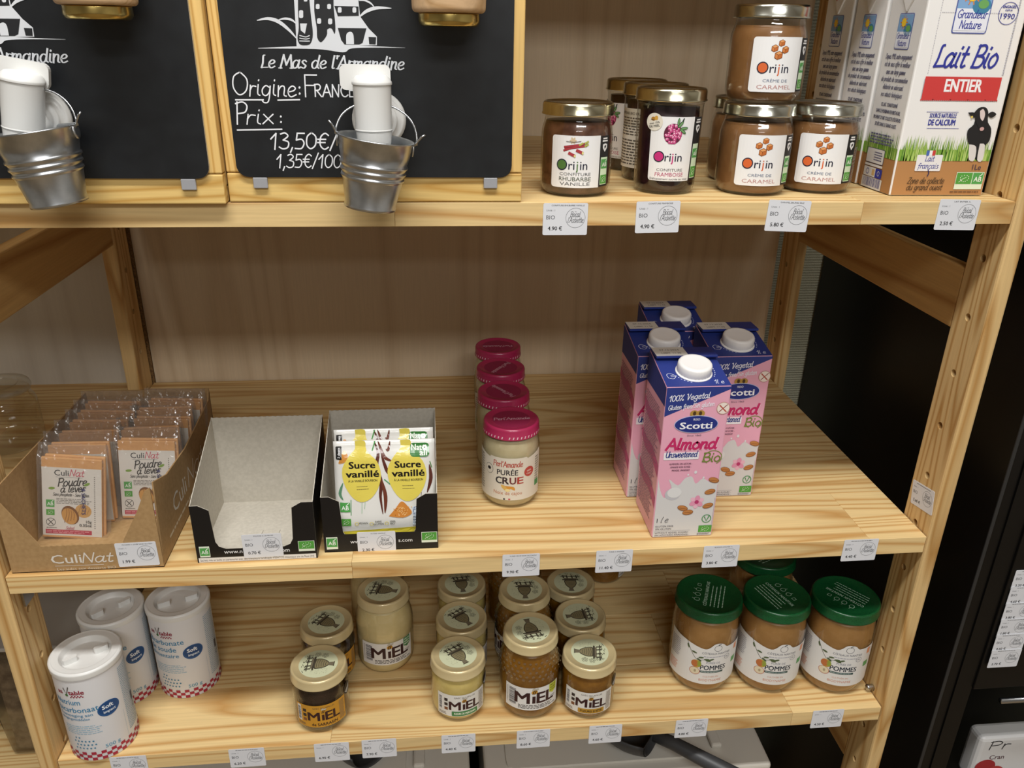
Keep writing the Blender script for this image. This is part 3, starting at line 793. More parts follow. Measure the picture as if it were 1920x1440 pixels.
def orijin_label(I, v0, h, w_, dot, rows, art, hasline=None, back=True):
    x0 = -w_/2; x1 = w_/2
    I.poly([p for p in rrect(x0, v0, x1, v0+h, .0028, 4)], 'e6e6e6', 0)
    I.rect(x1-.004, v0, x1, v0+h, 'e6e6e6', 0)
    bw = .0125
    I.rect(x1+.0003, v0+.0005, x1+bw, v0+h-.0005, '141518', 0)
    # icons on the black strip
    xm = x1+bw*.5; vt = v0+h
    I.rect(xm-.003, vt-.0035, xm+.003, vt-.0022, 'e6e6e6', 1); I.rect(xm-.0036, vt-.0056, xm+.0036, vt-.0043, 'e6e6e6', 1)
    I.poly([(xm-.003, vt-.008), (xm, vt-.0072), (xm+.003, vt-.008), (xm+.003, vt-.0112), (xm, vt-.0148), (xm-.003, vt-.0112)], 'e6e6e6', 1)
    I.poly([(xm-.0012, vt-.0095), (xm+.0014, vt-.0085), (xm+.0012, vt-.0105), (xm-.0006, vt-.0122)], '141518', 2)
    I.rect(xm-.0046, v0+.0022, xm+.0046, v0+h*.58, 'cfe4c6', 1)
    ab_logo(I, xm-.0042, v0+h*.36, .0084, 2); eu_leaf(I, xm-.0042, v0+.003, .0084, h*.17, 2)
    vb = v0+h*(.415 if h < .05 else .36)
    # word mark
    I.ell(x0+w_*.23, vb+.0014, .0051, .0051, '1b1d33', 1, 28); I.ell(x0+w_*.23, vb+.0014, .0041, .0041, dot, 2, 28)
    I.text(x0+w_*.365, vb-.0027, .0112, 'ri', '1b1d33', 1, 'l', bold=.006)
    I.text(x0+w_*.510, vb-.0027, .0112, 'j', dot, 1, 'l', bold=.006)
    I.text(x0+w_*.590, vb-.0027, .0112, 'in', '1b1d33', 1, 'l', bold=.006)
    for i, (tx, sz, c, wf) in enumerate(rows):
        I.text(0, v0+sz[1], sz[0], tx, c, 1, width=w_*wf)
    art(I, 0, v0+h*.78 if h < .05 else v0+h*.74, w_)

def art_rhubarb(I, x, y, w_):
    for a, b_ in (((-.011, -.003), (.009, .004)), ((-.010, -.0015), (.009, .0015)), ((-.0105, .0002), (.004, .0025))):
        I.stroke([(x+a[0], y+a[1]), (x+b_[0], y+b_[1])], .0019, '7c2430', 1); I.stroke([(x+a[0], y+a[1]), (x+b_[0], y+b_[1])], .0013, 'a6353c', 2)
        I.stroke([(x+b_[0]-.001, y+b_[1]-.0002), (x+b_[0]+.0015, y+b_[1]+.0012)], .0016, 'a9ad4e', 3)
    for a in ((-.004, -.0062), (.003, -.0036)):
        I.stroke([(x+a[0]-.002, y+a[1]+.001), (x+a[0]+.0025, y+a[1]-.001)], .0026, 'a6353c', 3); I.ell(x+a[0]+.003, y+a[1]-.0012, .0009, .0013, 'd8cf86', 4, 10)
    for k in range(6):
        a = k*math.pi/3; I.ell(x-.003+.0016*math.cos(a), y+.0060+.0016*math.sin(a), .0016, .0008, 'cdb894', 2, 10, a)
    I.stroke([(x-.009, y+.005), (x-.002, y+.0045), (x+.004, y+.0055)], .0005, '443a30', 3)
def art_berry(I, x, y, w_):
    rng = random.Random(5)
    I.ell(x, y, .0082, .0092, '5d1736', 1, 28)
    for k in range(46):
        a = rng.uniform(0, 6.28); r = math.sqrt(rng.random())
        px = x+.0070*r*math.cos(a); py = y+.0080*r*math.sin(a)
        I.ell(px, py, .00145, .00145, 'bf3f7b', 2+k % 2, 10); I.ell(px-.0004, py+.0005, .0006, .0006, 'f0bfd4', 4, 6)
    for s in ((.004, .0085, .0014, .9), (.0075, .005, .0014, .1), (.0065, .0025, .0013, -.6), (.002, .0105, .0012, 1.5)):
        I.ell(x+s[0]+.002, y+s[1], .0038, s[2], '2f5a34', 4, 12, s[3]); I.ell(x+s[0]+.002, y+s[1], .003, s[2]*.6, '6d9b62', 5, 12, s[3])
    I.stroke([(x+.004, y+.008), (x+.0075, y+.011), (x+.0085, y+.0135)], .0012, '22352a', 5)
def art_caramel(I, x, y, w_):
    for px, py, s in ((0.0015, .0052, .0030), (-.0042, .0008, .0032), (.0055, -.0003, .0033), (-.0002, -.0050, .0038)):
        px += x; py += y; k = s/.0033
        I.poly([(px-s*.95, py-s*.6), (px-s*.2, py-s), (px+s*.9, py-s*.55), (px+s*.95, py+s*.55), (px+s*.1, py+s*1.0), (px-s*.9, py+s*.55)], '7a3f16', 1)
        I.poly([(px-s*.75, py+s*.45), (px+s*.1, py+s*.85), (px+s*.8, py+s*.48), (px-s*.1, py+s*.15)], 'dd9a5c', 2)
        I.poly([(px-s*.82, py+s*.38), (px-s*.16, py+s*.06), (px-s*.2, py-s*.85), (px-s*.8, py-s*.5)], 'c9793a', 2)
        I.poly([(px-s*.06, py+s*.06), (px+s*.82, py+s*.4), (px+s*.78, py-s*.45), (px-s*.1, py-s*.85)], 'b96426', 2)

GJ = 'jam and caramel jars on the top shelf'
rhub_fill = filling('rhubarb_jam', '4a2a1c', 0.3, '6a4430')
t = jar('jam_jar', 'squat rhubarb vanilla jam jar with a green dot, beside the chalkboard dispenser', 'jar', .0333, .083, .0328, .0112, GOLDSILVER, rhub_fill, .066, group=GJ)
I = Ink(); orijin_label(I, .0095, .0462, .0470, '4c7233', [('CONFITURE', (.0038, .0110), '555555', .62), ('RHUBARBE', (.0052, .0062), '3d4630', .64), ('VANILLE', (.0044, .0020), '555555', .60)], art_rhubarb)
I.build('label', cyl(.0334), t, curv=.003); place(t, .581, .052, Z1, 0)

rasp_fill = filling('raspberry_jam', '1d0a12', 0.25, '2b0f1a')
RP = [(0, .0004), (.0272, .0004, .004), (.0292, .006, .005), (.0312, .0815, .002), (.0318, .0825, .001), (.0318, .084, .001), (.0300, .0855, .001), (.0300, .093)]
t = jar('jam_jar', 'tall dark raspberry jam jar with pink berry label and round honey sticker', 'jar', .0305, .0955, .0331, .0112, GOLDSILVER, rasp_fill, .079, RP, group=GJ)
I = Ink(); orijin_label(I, .0135, .0580, .0410, 'c02a74', [('CONFITURE', (.0036, .0090), '555555', .60), ('FRAMBOISE', (.0052, .0042), 'b0406a', .66), ('Délicatement sucrée au miel', (.0029, .0009), '2a2a2a', .90)], art_berry)
I.ell(-.0175, .0665, .0078, .0078, 'dcd6c6', 3, 32)
I.ell(-.0185, .0692, .0022, .0018, 'a8772a', 4, 12); I.ell(-.0158, .0700, .0016, .0020, 'c99a3c', 4, 12); I.stroke([(-.0205, .0685), (-.0180, .0680)], .0006, '2a1a10', 5)
I.text(-.0172, .0648, .0026, 'avec 15%', '2a2a2a', 4, bold=.01, rot=.2); I.text(-.0170, .0618, .0029, 'DE MIEL', '2a2a2a', 4, bold=.02, rot=.2)
I.build('label', cyl(.0297, 0, .0000), t, curv=.003)
# the body widens upward: lean the label with it
for c in t.children:
    if c.name.startswith('label'):
        for v in c.data.vertices:
            r = math.hypot(v.co.x, v.co.y); rr = .0292+.002*(v.co.z-.006)/.0755+(r-.0297)+.00015; v.co.x *= rr/r; v.co.y *= rr/r
rasp = t; place(t, .671, .062, Z1, 9)
r = dup(t, (.6745, .131, Z1), 0, 'dark raspberry jam jar with its text side forward, second in the raspberry row', GJ); r.rotation_euler = (0, 0, face_aisle(.6745, .131, 105))
for c in list(r.children):
    if c.name.startswith('label'):
        bpy.data.objects.remove(c)
I = Ink(); I.rr(-.030, .0135, .030, .0715, .002, 'd8d2c4', 0); I.text(0, .0655, .0036, 'CONFITURE BIO FRAMBOISE', '3a3733', 1, width=.052, bold=.01)
I.lines(-.028, .045, .028, .0635, 7, '5a554d', 1, 3); I.lines(-.028, .016, .028, .042, 9, '5a554d', 1, 4)
lb = I.build('label', cyl(.0303), r, curv=.003); r.rotation_euler = (0, 0, face_aisle(.6745, .131, -45))
r = dup(t, (.6715, .200, Z1), 0, 'dark raspberry jam jar furthest back in the raspberry row', GJ); r.rotation_euler = (0, 0, face_aisle(.6715, .2, -55))

car_fill = filling('caramel_cream', '835c38', 0.3, '8d6540')
t = jar('caramel_jar', 'caramel cream jar at the front left, standing under another caramel jar', 'jar', .0345, .0835, .0336, .0112, SILVER, car_fill, .066, group=GJ)
I = Ink(); orijin_label(I, .0105, .0462, .0470, 'd1622c', [('CRÈME DE', (.0036, .0085), '5b6b86', .48), ('CARAMEL', (.0050, .0026), 'b98a86', .68)], art_caramel)
I.build('label', cyl(.0346), t, curv=.003); place(t, .757, .058, Z1, 14)
r = dup(t, (.8285, .069, Z1), face_aisle(.8285, .069, 6), 'caramel cream jar between the stacked caramel jars and the milk cartons', GJ)
r = dup(t, (.7575, .060, Z1+.0836), face_aisle(.7575, .060, 18), 'caramel cream jar stacked on top of another caramel jar', GJ)
r = dup(t, (.7715, .1295, Z1), face_aisle(.7715, .1295, 100), 'caramel cream jar in shadow behind the stacked caramel jars', GJ)

# ------------------------------------------------------------------ milk cartons
def milk(label, x, y, first=None, rz=0.0):
    if first: return dup(first, (x, y, Z1), rz, label, 'whole milk cartons on the top shelf')
    W, D, H = .0960, .0620, .200
    t = thing('milk_carton', label, 'carton', (x, y, Z1), rz, 'whole milk cartons on the top shelf')
    link('carton', box_mesh(0, W, 0, D, .0004, H, .0016, 2), t, (WHITECARD,))
    # folded ears on the sides and the flat fold along the top
    for s, xx in ((-1, 0), (1, W)):
        me = mesh([(xx, .004, H-.0005), (xx, D-.004, H-.0005), (xx, D/2, H-.036), (xx+s*.0022, .004, H-.0005), (xx+s*.0022, D-.004, H-.0005), (xx+s*.0016, D/2, H-.036)],
                  [(3, 4, 5), (0, 2, 1), (0, 1, 4, 3), (1, 2, 5, 4), (2, 0, 3, 5)])
        e = link('ear_flap', me, t, (WHITECARD,))
        I = Ink(); I.poly([(.020, H-.0006), (D-.005, H-.0006), (D/2+.004, H-.024)], 'c8372f', 0)
        I.build('print', lambda u, v, d, s=s, xx=xx: (xx+s*(.0023+d), u, v), e)
    link('top_fold', box_mesh(.002, W-.002, D/2-.003, D/2+.006, H, H+.0012, .0003, 1), t, (WHITECARD,))
    link('cap', lathe_mesh(round_prof([(0, 0), (.013, 0), (.013, .011, .001), (0, .0115)]), 28), t, (mat('red_cap', 'c02a2a', .4),), True, loc=(W*.6, D*.27, H))
    # front print
    q = homog([(490, 0), (1309, 0), (1309, 1205), (490, 1205)], [(.8523-.888, .5526-Z1), (.9781-.888, .5552-Z1), (1.0291-.888, -.0005), (.8896-.888, -.0004)])
    I = Ink(); B = '2b3392'
    e = .0012
    I.rect(e, .0012, W-e, .0335, 'b1804e', 1)                       # brown foot
    rng = random.Random(2)
    def grass(I, a, b_, n, seed):
        rng = random.Random(seed)
        I.rect(a, .0335, b_, .0440, '7ba53c', 1)
        for k in range(n):
            x0 = rng.uniform(a+.001, b_-.001); h = rng.uniform(.007, .021); wv = rng.uniform(-.002, .002)
            I.poly([(x0-.0007, .0335), (x0+.0007, .0335), (min(max(x0+wv, a), b_), .0375+h)], rng.choice(('5f8f2c', '86ad40', '9dbd55', '4f7f26', 'b5cb76')), 2+(k % 3))
    grass(I, e, W-e, 260, 4)
    # brand badge
    def badge(I, x, y, s, lay=2):
        I.rr(x-s, y-s*1.25, x+s, y+s*1.25, s*.14, '5560a0', lay); I.rr(x-s*.94, y-s*1.19, x+s*.94, y+s*1.19, s*.1, 'e4e6ee', lay+1)
        I.rect(x-s*.94, y-.02*s, x+s*.94, y+s*1.17, '7fa6cf', lay+2)
        I.ell(x+s*.42, y+s*.12, s*.52, s*.42, '3d7fa0', lay+3, 20); I.ell(x+s*.5, y+s*.2, s*.3, s*.22, '6aa35a', lay+4, 14)
        for k in range(10):
            a = 2*math.pi*k/10; I.stroke([(x-s*.2+s*.3*math.cos(a), y+s*.62+s*.3*math.sin(a)), (x-s*.2+s*.46*math.cos(a), y+s*.62+s*.46*math.sin(a))], s*.06, 'd8803a', lay+3)
        I.ell(x-s*.2, y+s*.62, s*.3, s*.3, 'efc531', lay+4, 18)
        I.rect(x-s*.94, y-s*1.1, x+s*.94, y-.02*s, 'e4e6ee', lay+3)
        I.hand(x, y-s*.48, s*.40, 'Grandeur', '2b3392', lay+4, wd=.11, slant=.12, width=s*1.7); I.hand(x, y-s*1.0, s*.40, 'Nature', '2b3392', lay+4, wd=.11, slant=.12, width=s*1.25)
    bx, by = q(1000, 50); badge(I, bx, by, .0168)
    cx, cy = q(1212, 82); I.ring(cx, cy, .0092, .0092, .0005, B, 2); I.text(cx, cy-.0045, .0064, '1990', B, 2, width=.0135, bold=.012)
    I.text(cx, cy+.0018, .0022, 'DEPUIS', B, 2, bold=.02); I.text(cx, cy+.0044, .0031, 'ENGAGÉE', B, 2, width=.0125, bold=.03)
    # stamp frame, name and red band
    a, b_ = q(790, 75), q(1235, 612); yb = b_[1]
    fx0 = q(705, 470)[0]; fx1 = q(1180, 450)[0]
    for k in range(44):
        yy = yb+.022+k*.0021
        I.rect(fx0+.0012, yy, fx0+.0017, yy+.0011, 'a9a9b4', 2); I.ell(fx1, yy, .0009, .0009, 'b5b5bd', 2, 8)
    for k in range(38): I.rect(fx0+.003+k*.0017, a[1], fx0+.004+k*.0017, a[1]+.0005, 'a9a9b4', 2)
    hx_, hy = q(748, 410); I.hand(hx_, hy, .0190, 'Lait Bio', B, 2, 'l', wd=.115, slant=.2, width=q(1165, 385)[0]-hx_-.004)
    x0, y0 = q(686, 615); x1, y1 = q(1178, 450)
    y0r = q(700, 612)[1]; y1r = q(705, 468)[1]
    I.rr(fx0-.0006, y0r-.0008, fx1-.0006, y1r-.001, .002, 'a8a8ac', 2)
    I.rect(fx0, y0r, fx1, y1r, 'c93a38', 3)
    for k in range(40):
        I.ell(fx0+k*(fx1-fx0)/39, y0r, .0008, .0008, 'c93a38', 3, 8)
    ex, ey = q(928, 563); I.text(ex, ey, .0158, 'ENTIER', 'f2eeee', 4, bold=.035, width=q(1042, 555)[0]-q(815, 565)[0])
    sx, sy = q(810, 722); wd = q(895, 710)[0]-q(728, 725)[0]
    I.text(sx, sy, .0058, 'SOURCE NATURELLE', B, 2, width=wd, bold=.02); I.text(sx, q(806, 768)[1], .0076, 'DE CALCIUM', B, 2, width=wd, bold=.03)
    for yy in (682, 782):
        l0 = q(712, yy+4); l1 = q(908, yy-4); I.stroke([l0, (l1[0], l0[1])], .0004, B, 2)
    # cow, black and white
    Kc = '17171a'; Wc = 'd9d4d0'
    C = lambda *p: [q(a, b_) for a, b_ in p]
    I.poly(catmull(C((1010, 690), (1000, 760), (960, 800), (962, 870), (985, 900), (1005, 975), (1040, 975), (1062, 900), (1095, 860), (1105, 790), (1085, 750), (1078, 690), (1010, 690)), 3)[:-1], Kc, 6)
    I.poly(catmull(C((970, 885), (966, 975), (1000, 982), (1012, 900), (970, 885)), 3)[:-1], Wc, 7)
    I.poly(catmull(C((1035, 880), (1018, 980), (1050, 982), (1066, 890), (1035, 880)), 3)[:-1], Wc, 7)
    I.poly(catmull(C((962, 690), (985, 715), (1005, 720), (1000, 690), (962, 690)), 3)[:-1], Kc, 7); I.poly(catmull(C((1082, 700), (1105, 722), (1136, 700), (1110, 684), (1082, 700)), 3)[:-1], Kc, 7)
    I.poly(catmull(C((1000, 690), (1030, 660), (1070, 658), (1086, 690), (1078, 750), (1062, 800), (1040, 800), (1015, 760), (1000, 690)), 3)[:-1], Kc, 8)
    I.poly(catmull(C((1035, 680), (1055, 668), (1066, 700), (1052, 740), (1036, 720), (1035, 680)), 3)[:-1], 'd8c8c4', 9)
    I.ell(*q(1046, 790), .0022, .0018, 'c8a09c', 9, 14); I.ell(*q(985, 717), .0011, .0011, 'e0c860', 9, 10)
    # plate with flag
    px, py = q(722, 1000); I.rr(px-.0130, py-.0075, px+.0130, py+.0078, .001, 'e6e4e4', 6); I.ring(px, py, .0001, .0001, .0001, B, 7)
    I.hand(px, py+.0018, .0052, 'Lait', B, 7, wd=.1, slant=.12); I.hand(px, py-.0050, .0050, 'français', B, 7, wd=.1, slant=.12, width=.021)
    for k, c in enumerate(('4a66b0', 'ededed', 'c93a38')): I.rect(px-.0045+k*.003, py+.0070, px-.0015+k*.003, py+.0118, c, 7)
    I.stroke(catmull(C((716, 1040), (722, 1060), (712, 1080)), 4), .0009, '2b2a5c', 6)
    zx, zy = q(700, 1125); I.hand(zx, zy, .0058, 'Zone de collecte', '3a2a1c', 6, wd=.09, slant=.2, width=.0375); I.hand(q(690, 1165)[0], q(690, 1165)[1], .0056, 'du grand ouest', '3a2a1c', 6, wd=.09, slant=.2, width=.0365)
    lx, ly = q(1012, 1040); I.text(lx, ly, .0072, '1Le', '4a3a4a', 6, bold=.01)
    gx, gy = q(872, 1160); I.rect(gx, gy, gx+.0285, gy+.0165, 'dbe6cf', 6); eu_leaf(I, gx+.0005, gy+.0050, .0160, .0108, 7); ab_logo(I, gx+.0172, gy+.0050, .0108, 7)
    I.lines(gx-.003, gy-.0035, gx+.029, gy-.0015, 1, '6a4a30', 6, 5)
    I.build('front_print', lambda u, v, d: (u, -d, v), t)
    # left side print: u runs from the back edge to the front edge
    I = Ink(); I.rect(e, .0012, D-e, .0335, 'a97a4a', 1); grass(I, e, D-e, 150, 9)
    badge(I, D*.52, .1470, .0125)
    for k, tx in enumerate(('Depuis 1990, notre engagement', 'est de vous offrir le meilleur', 'avec une large gamme', 'de produits de consommation', 'élaborée en valorisant', 'nos atouts biologiques')):
        I.hand(D*.5, .1230-k*.0068, .0044, tx, '45466c', 2, wd=.10, slant=.2, width=(.046, .045, .034, .047, .036, .038)[k])
    for k, tx in enumerate(('CE LAIT, CONDITIONNÉ', 'DANS LE MORBIHAN EN BRETAGNE,', 'PROVIENT D’UNE COLLECTE D’ÉLEVEURS', 'SITUÉS DANS LE GRAND OUEST.')):
        I.text(D*.5, .0800-k*.0062, .0048, tx, '37385e', 2, width=(.030, .044, .050, .040)[k], bold=.02)
    I.lines(D*.13, .0440, D*.83, .0550, 4, '5a5a78', 5, 3)
    I.rr(D*.12, .0255, D*.66, .0400, .001, '55556a', 5); I.rr(D*.13, .0260, D*.65, .0395, .001, 'dcdad6', 6); I.lines(D*.36, .028, D*.63, .0375, 4, '5a5a78', 7, 4)
    I.rr(D*.12, .0225, D*.66, .0248, .0008, 'dcdad6', 5)
    for k, c in enumerate(('d8d6d2', '2b3392')): I.rr(D*(.12+k*.36), .0125, D*(.5+k*.18), .0215, .001, c, 5)
    I.ring(D*.24, .017, .0026, .0026, .0006, '2b3392', 6); I.rr(D*.38, .0140, D*.46, .0200, .0006, 'c8a66a', 6); I.ring(D*.58, .017, .0018, .0022, .0005, 'dcdad6', 6)
    I.rect(D*.10, .0012, D*.72, .0118, 'd9d6d2', 5); I.bars(D*.14, .0030, D*.69, .0114, 22, '4a4a86', 6, 2)
    I.build('side_print', lambda u, v, d: (-d, D-u, v), t)
    return t
m0 = milk('whole milk carton with cow and red band, its front panel facing the aisle', .888, .0300)
milk('whole milk carton directly behind the foremost milk carton', .8870, .0965, m0)
milk('whole milk carton furthest back, behind two other milk cartons', .8860, .1630, m0)

# ------------------------------------------------------------------ almond drink cartons
def almond(label, x, y, first=None, rz=0.0):
    if first: return dup(first, (x, y, Z2), rz, label, 'pink almond drink cartons')
    W, D, HF, HB = .0700, .0745, .1860, .1995
    t = thing('almond_drink_carton', label, 'carton', (x, y, Z2), rz, 'pink almond drink cartons')
    bm = bmesh.new()
    P = [(0, 0, .0004), (W, 0, .0004), (W, D, .0004), (0, D, .0004), (0, 0, HF), (W, 0, HF), (W, D, HB), (0, D, HB)]
    vs = [bm.verts.new(p) for p in P]
    for f in ((3, 2, 1, 0), (0, 1, 5, 4), (1, 2, 6, 5), (2, 3, 7, 6), (3, 0, 4, 7), (4, 5, 6, 7)): bm.faces.new([vs[i] for i in f])
    bmesh.ops.bevel(bm, geom=list(bm.edges), offset=.0016, segments=2, profile=.5, affect='EDGES')
    NAVY = '24357f'; PINK = 'e3a6bb'
    link('carton', bm_mesh(bm), t, (mat('pink_carton', PINK, .35),))
    # back fold flap, white dated corner
    fl = link('top_flap', box_mesh(.0005, W-.0005, D-.0265, D-.001, HB-.0010, HB+.0022, .0006, 1), t, (mat('navy_carton', NAVY, .35),))
    fl.rotation_euler = (0, 0, 0)
    I = Ink(); I.rect(.0007, D-.0262, .0365, D-.0013, 'dcd8d0', 0); I.text(.019, D-.0115, .0060, '07.12.2024', '55524c', 1, width=.022); I.text(.019, D-.0205, .0060, 'L48M  11.36', '55524c', 1, width=.022)
    I.build('date_print', topface(HB+.0022), fl)
    sl = (HB-HF)/D; T = Matrix.Translation((W*.52, D*.36, HF+sl*D*.36)) @ Matrix.Rotation(math.atan(sl), 4, 'X')
    base = lathe_mesh(round_prof([(0, 0), (.0198, 0), (.0198, .0012, .0005), (.0180, .0018), (0, .0018)]), 36); base.transform(T); link('spout_base', base, t, (CAPPL,), True)
    n = 60; V = []; Fc = []
    prof = [(.0178, .0015), (.0182, .003), (.0180, .0105), (.0172, .0122), (.0150, .0128), (.0138, .0126), (.0060, .0126)]
    for r, z in prof:
        for k in range(n):
            rr = r+(.00035 if k % 2 and .002 < z < .0115 else 0); a = 2*math.pi*k/n; V.append((rr*math.cos(a), rr*math.sin(a), z))
    for i in range(len(prof)-1):
        for k in range(n): Fc.append((i*n+k, i*n+(k+1) % n, (i+1)*n+(k+1) % n, (i+1)*n+k))
    V.append((0, 0, .0126)); c0 = len(V)-1; b0 = (len(prof)-1)*n
    for k in range(n): Fc.append((b0+k, b0+(k+1) % n, c0))
    me = mesh(V, Fc); me.transform(T); cp = link('screw_cap', me, t, (CAPPL,), True)
    q = homog([(200, 520), (760, 520), (760, 1372), (200, 1372)], [(.652-.682, .1885), (.7585-.682, .1857), (.784-.682, -.0042), (.6674-.682, .0016)])
    Q = lambda *p: [q(a, b_) for a, b_ in p]
    I = Ink(); e = .0012
    I.poly([(.0005, q(332, 695)[1]), (W-.0005, HF-.0035), (W-.0005, HF-.0006), (.0005, HF-.0006)], NAVY, 0)
    x, y_ = q(485, 598); I.hand(x, y_, .0066, '100% Vegetal', 'e8e8f2', 2, wd=.12, slant=.2, width=.0440, rot=.08)
    x, y_ = q(495, 645); I.hand(x, y_, .0054, 'Gluten free/Sin gluten', 'e8e8f2', 2, wd=.11, slant=.2, width=.0500, rot=.08)
    # crossed grain badge
    x, y_ = q(675, 645); I.ell(x, y_, .0072, .0072, 'b98a7a', 2, 24); I.ell(x, y_, .0066, .0066, 'e9dcd2', 3, 24); I.stroke([(x-.004, y_-.004), (x+.004, y_+.004)], .0009, '8a3b34', 4); I.stroke([(x-.004, y_+.0035), (x+.0035, y_-.004)], .0014, 'b4574a', 4)
    # brand oval with two figures
    x, y_ = q(523, 735)
    for s in (-1, 1):
        I.ell(x+s*.0035, y_+.0125, .0046, .0040, 'b08a3c', 3, 16); I.ell(x+s*.0032, y_+.0128, .0018, .0026, '4a3114', 4, 10)
    I.ell(x, y_, .0240, .0104, 'b9c4e6', 4, 36); I.ell(x, y_, .0233, .0098, '1d2c7c', 5, 36)
    I.text(x, y_+.0046, .0036, 'RISO', 'e9e9f0', 6, bold=.01); I.text(x, y_-.0052, .0112, 'Scotti', 'f0f0f6', 6, width=.0350, bold=.035)
    x, y_ = q(511, 803); I.text(x, y_, .0030, 'Since 1860', '54475e', 2, width=.0155)
    x, y_ = q(352, 880); I.hand(x+.0006, y_-.0006, .0128, 'Almond', 'f0d4dd', 1, 'l', wd=.2, slant=.16, width=.0560); I.hand(x, y_, .0128, 'Almond', 'c02562', 2, 'l', wd=.22, slant=.16, width=.0560)
    a = q(338, 938); b_ = q(540, 895); I.rr(a[0], a[1], b_[0], b_[1]+.001, .001, 'e9e4e8', 2); I.hand((a[0]+b_[0])/2, a[1]+.0030, .0072, 'Unsweetened', NAVY, 3, wd=.13, slant=.15, width=(b_[0]-a[0])*.90)
    x, y_ = q(612, 922); I.ring(x+.001, y_, .0098, .0084, .0009, '7a8a3e', 2, a0=-60, a1=230); I.hand(x-.0006, y_-.0050, .0110, 'Bio', '6f8034', 3, wd=.13, slant=.12, width=.0205)
    for k, tx in enumerate(('ALMENDRA SIN AZÚCAR -', 'AMANDE NON SUCRÉE -', 'MANDEL UNGESÜßT')):
        x, y_ = q(436, 963+k*18); I.text(x, y_, .0030, tx, '55304a', 2, width=(.0255, .0235, .0200)[k], bold=.01)
    # milk splash with almonds and blossom
    sp = Q((292, 1372), (300, 1130), (310, 1040), (322, 1110), (345, 1150), (385, 1100), (370, 1045), (420, 1080), (460, 1040), (500, 1030), (520, 1070), (560, 1040), (600, 1060), (650, 1060))
    I.poly([(e, .0012)]+[(max(px, e), py) for px, py in catmull(sp[2:], 3)]+[(W-e, sp[-1][1]-.004), (W-e, .0012)], 'd0cfcf', 1)
    for px, py, r in ((520, 1005, .0016), (478, 1020, .001), (565, 1035, .0011)): I.ell(*q(px, py), r, r*1.3, 'dcdadd', 2, 12)
    I.ell(*q(390, 1130), .0088, .0075, 'bdbdc2', 2, 20); I.ell(*q(400, 1120), .0080, .0066, 'dadada', 3, 20)
    for k in range(6):
        a = k*math.pi/3+.4; x, y_ = q(525, 1172); I.ell(x+.0042*math.cos(a), y_+.0042*math.sin(a), .0044, .0030, ('e5b4c6', 'dc93b0')[k % 2], 3+(k % 2), 14, a)
    I.ell(*q(525, 1172), .0024, .0024, 'b3336a', 5, 14)
    for px, py, rot in ((635, 1048, -.3), (600, 1114, .25), (588, 1192, .3), (446, 1206, -.3), (475, 1230, .1)):
        x, y_ = q(px, py); x = min(x, W-.0062); I.ell(x, y_, .0062, .0034, '8a5328', 5, 20, rot); I.ell(x-.0003, y_+.0004, .0056, .0028, 'b87a42', 6, 20, rot); I.stroke([(x-.004, y_-.001*rot), (x+.004, y_+.003*rot)], .0004, '8a5328', 7)
    x, y_ = q(300, 1290); I.text(x, y_, .0080, '1', '3a3a44', 4, 'l'); I.hand(x+.0040, y_, .0076, 'l e', '3a3a44', 4, 'l', wd=.07, slant=.3)
    for k, tx in enumerate(('GLUTEN FREE', 'SIN GLUTEN')):
        x, y_ = q(292, 1316+k*15); I.text(x, y_, .0032, tx, '4a4450', 4, 'l', width=(.0205, .0180)[k])
    x, y_ = q(288, 1338); I.rect(x, y_, x+.041, y_+.0003, '8a8690', 4)
    for k, tx in enumerate(('WITHOUT ADDED SUGARS -', 'SIN AZÚCARES AÑADIDOS -')):
        x, y_ = q(288, 1352+k*13); I.text(x, y_, .0028, tx, '4a4450', 4, 'l', width=.0400)
    x, y_ = q(580, 1265); I.ring(x, y_, .0050, .0050, .0009, '3c8a4a', 4); I.stroke([(x-.0024, y_+.0022), (x, y_-.003), (x+.0026, y_+.0030)], .0012, '3c8a4a', 4)
    x, y_ = q(532, 1342); eu_leaf(I, x, y_, .0152, .0090, 4)
    I.lines(x-.001, y_-.0034, x+.014, y_-.0008, 2, '7a7680', 4, 6)
    I.rect(W-.0022, .006, W-.0018, .05, 'b08a9a', 3)
    I.build('front_print', lambda u, v, d: (u, -d, v), t)
    # top slope print
    I = Ink(); I.rect(.0005, .0005, W-.0005, D-.0005, NAVY, 0)
    x = W*.83; I.hand(x, .0045, .0070, '1l e', 'dfe2f0', 1, wd=.08, slant=.2)
    for k, (cx, cy) in enumerate(((.0105, .020),)):
        I.stroke(catmull([(cx-.004, cy-.004), (cx-.005, cy+.002), (cx-.002, cy+.005), (cx+.002, cy+.003), (cx+.004, cy-.001), (cx+.001, cy-.005), (cx-.003, cy-.004)], 4), .0005, 'dfe2f0', 1)
        I.stroke([(cx-.001, cy+.001), (cx+.003, cy+.002)], .0005, 'dfe2f0', 1); I.stroke([(cx-.001, cy-.001), (cx+.003, cy-.001)], .0005, 'dfe2f0', 1)
    for k in range(6):
        a = math.radians(205+k*9); x = W*.52+.0232*math.cos(a); y_ = D*.40+.0232*math.sin(a); I.ell(x, y_, .0010, .0006, 'b9c0de', 1, 8, a+1.57)
        a = math.radians(-30+k*9); x = W*.52+.0232*math.cos(a); y_ = D*.40+.0232*math.sin(a); I.ell(x, y_, .0010, .0006, 'b9c0de', 1, 8, a+1.57)
    I.build('top_print', lambda u, v, d: (u, v, HF+sl*v+d), t)
    I = Ink(); I.poly([(.0005, HF-.004), (D-.0005, HF-.02), (D-.0005, HB-.001), (.0005, HF-.0006)], NAVY, 0); I.build('right_print', lambda u, v, d: (W+d, u, v), t)
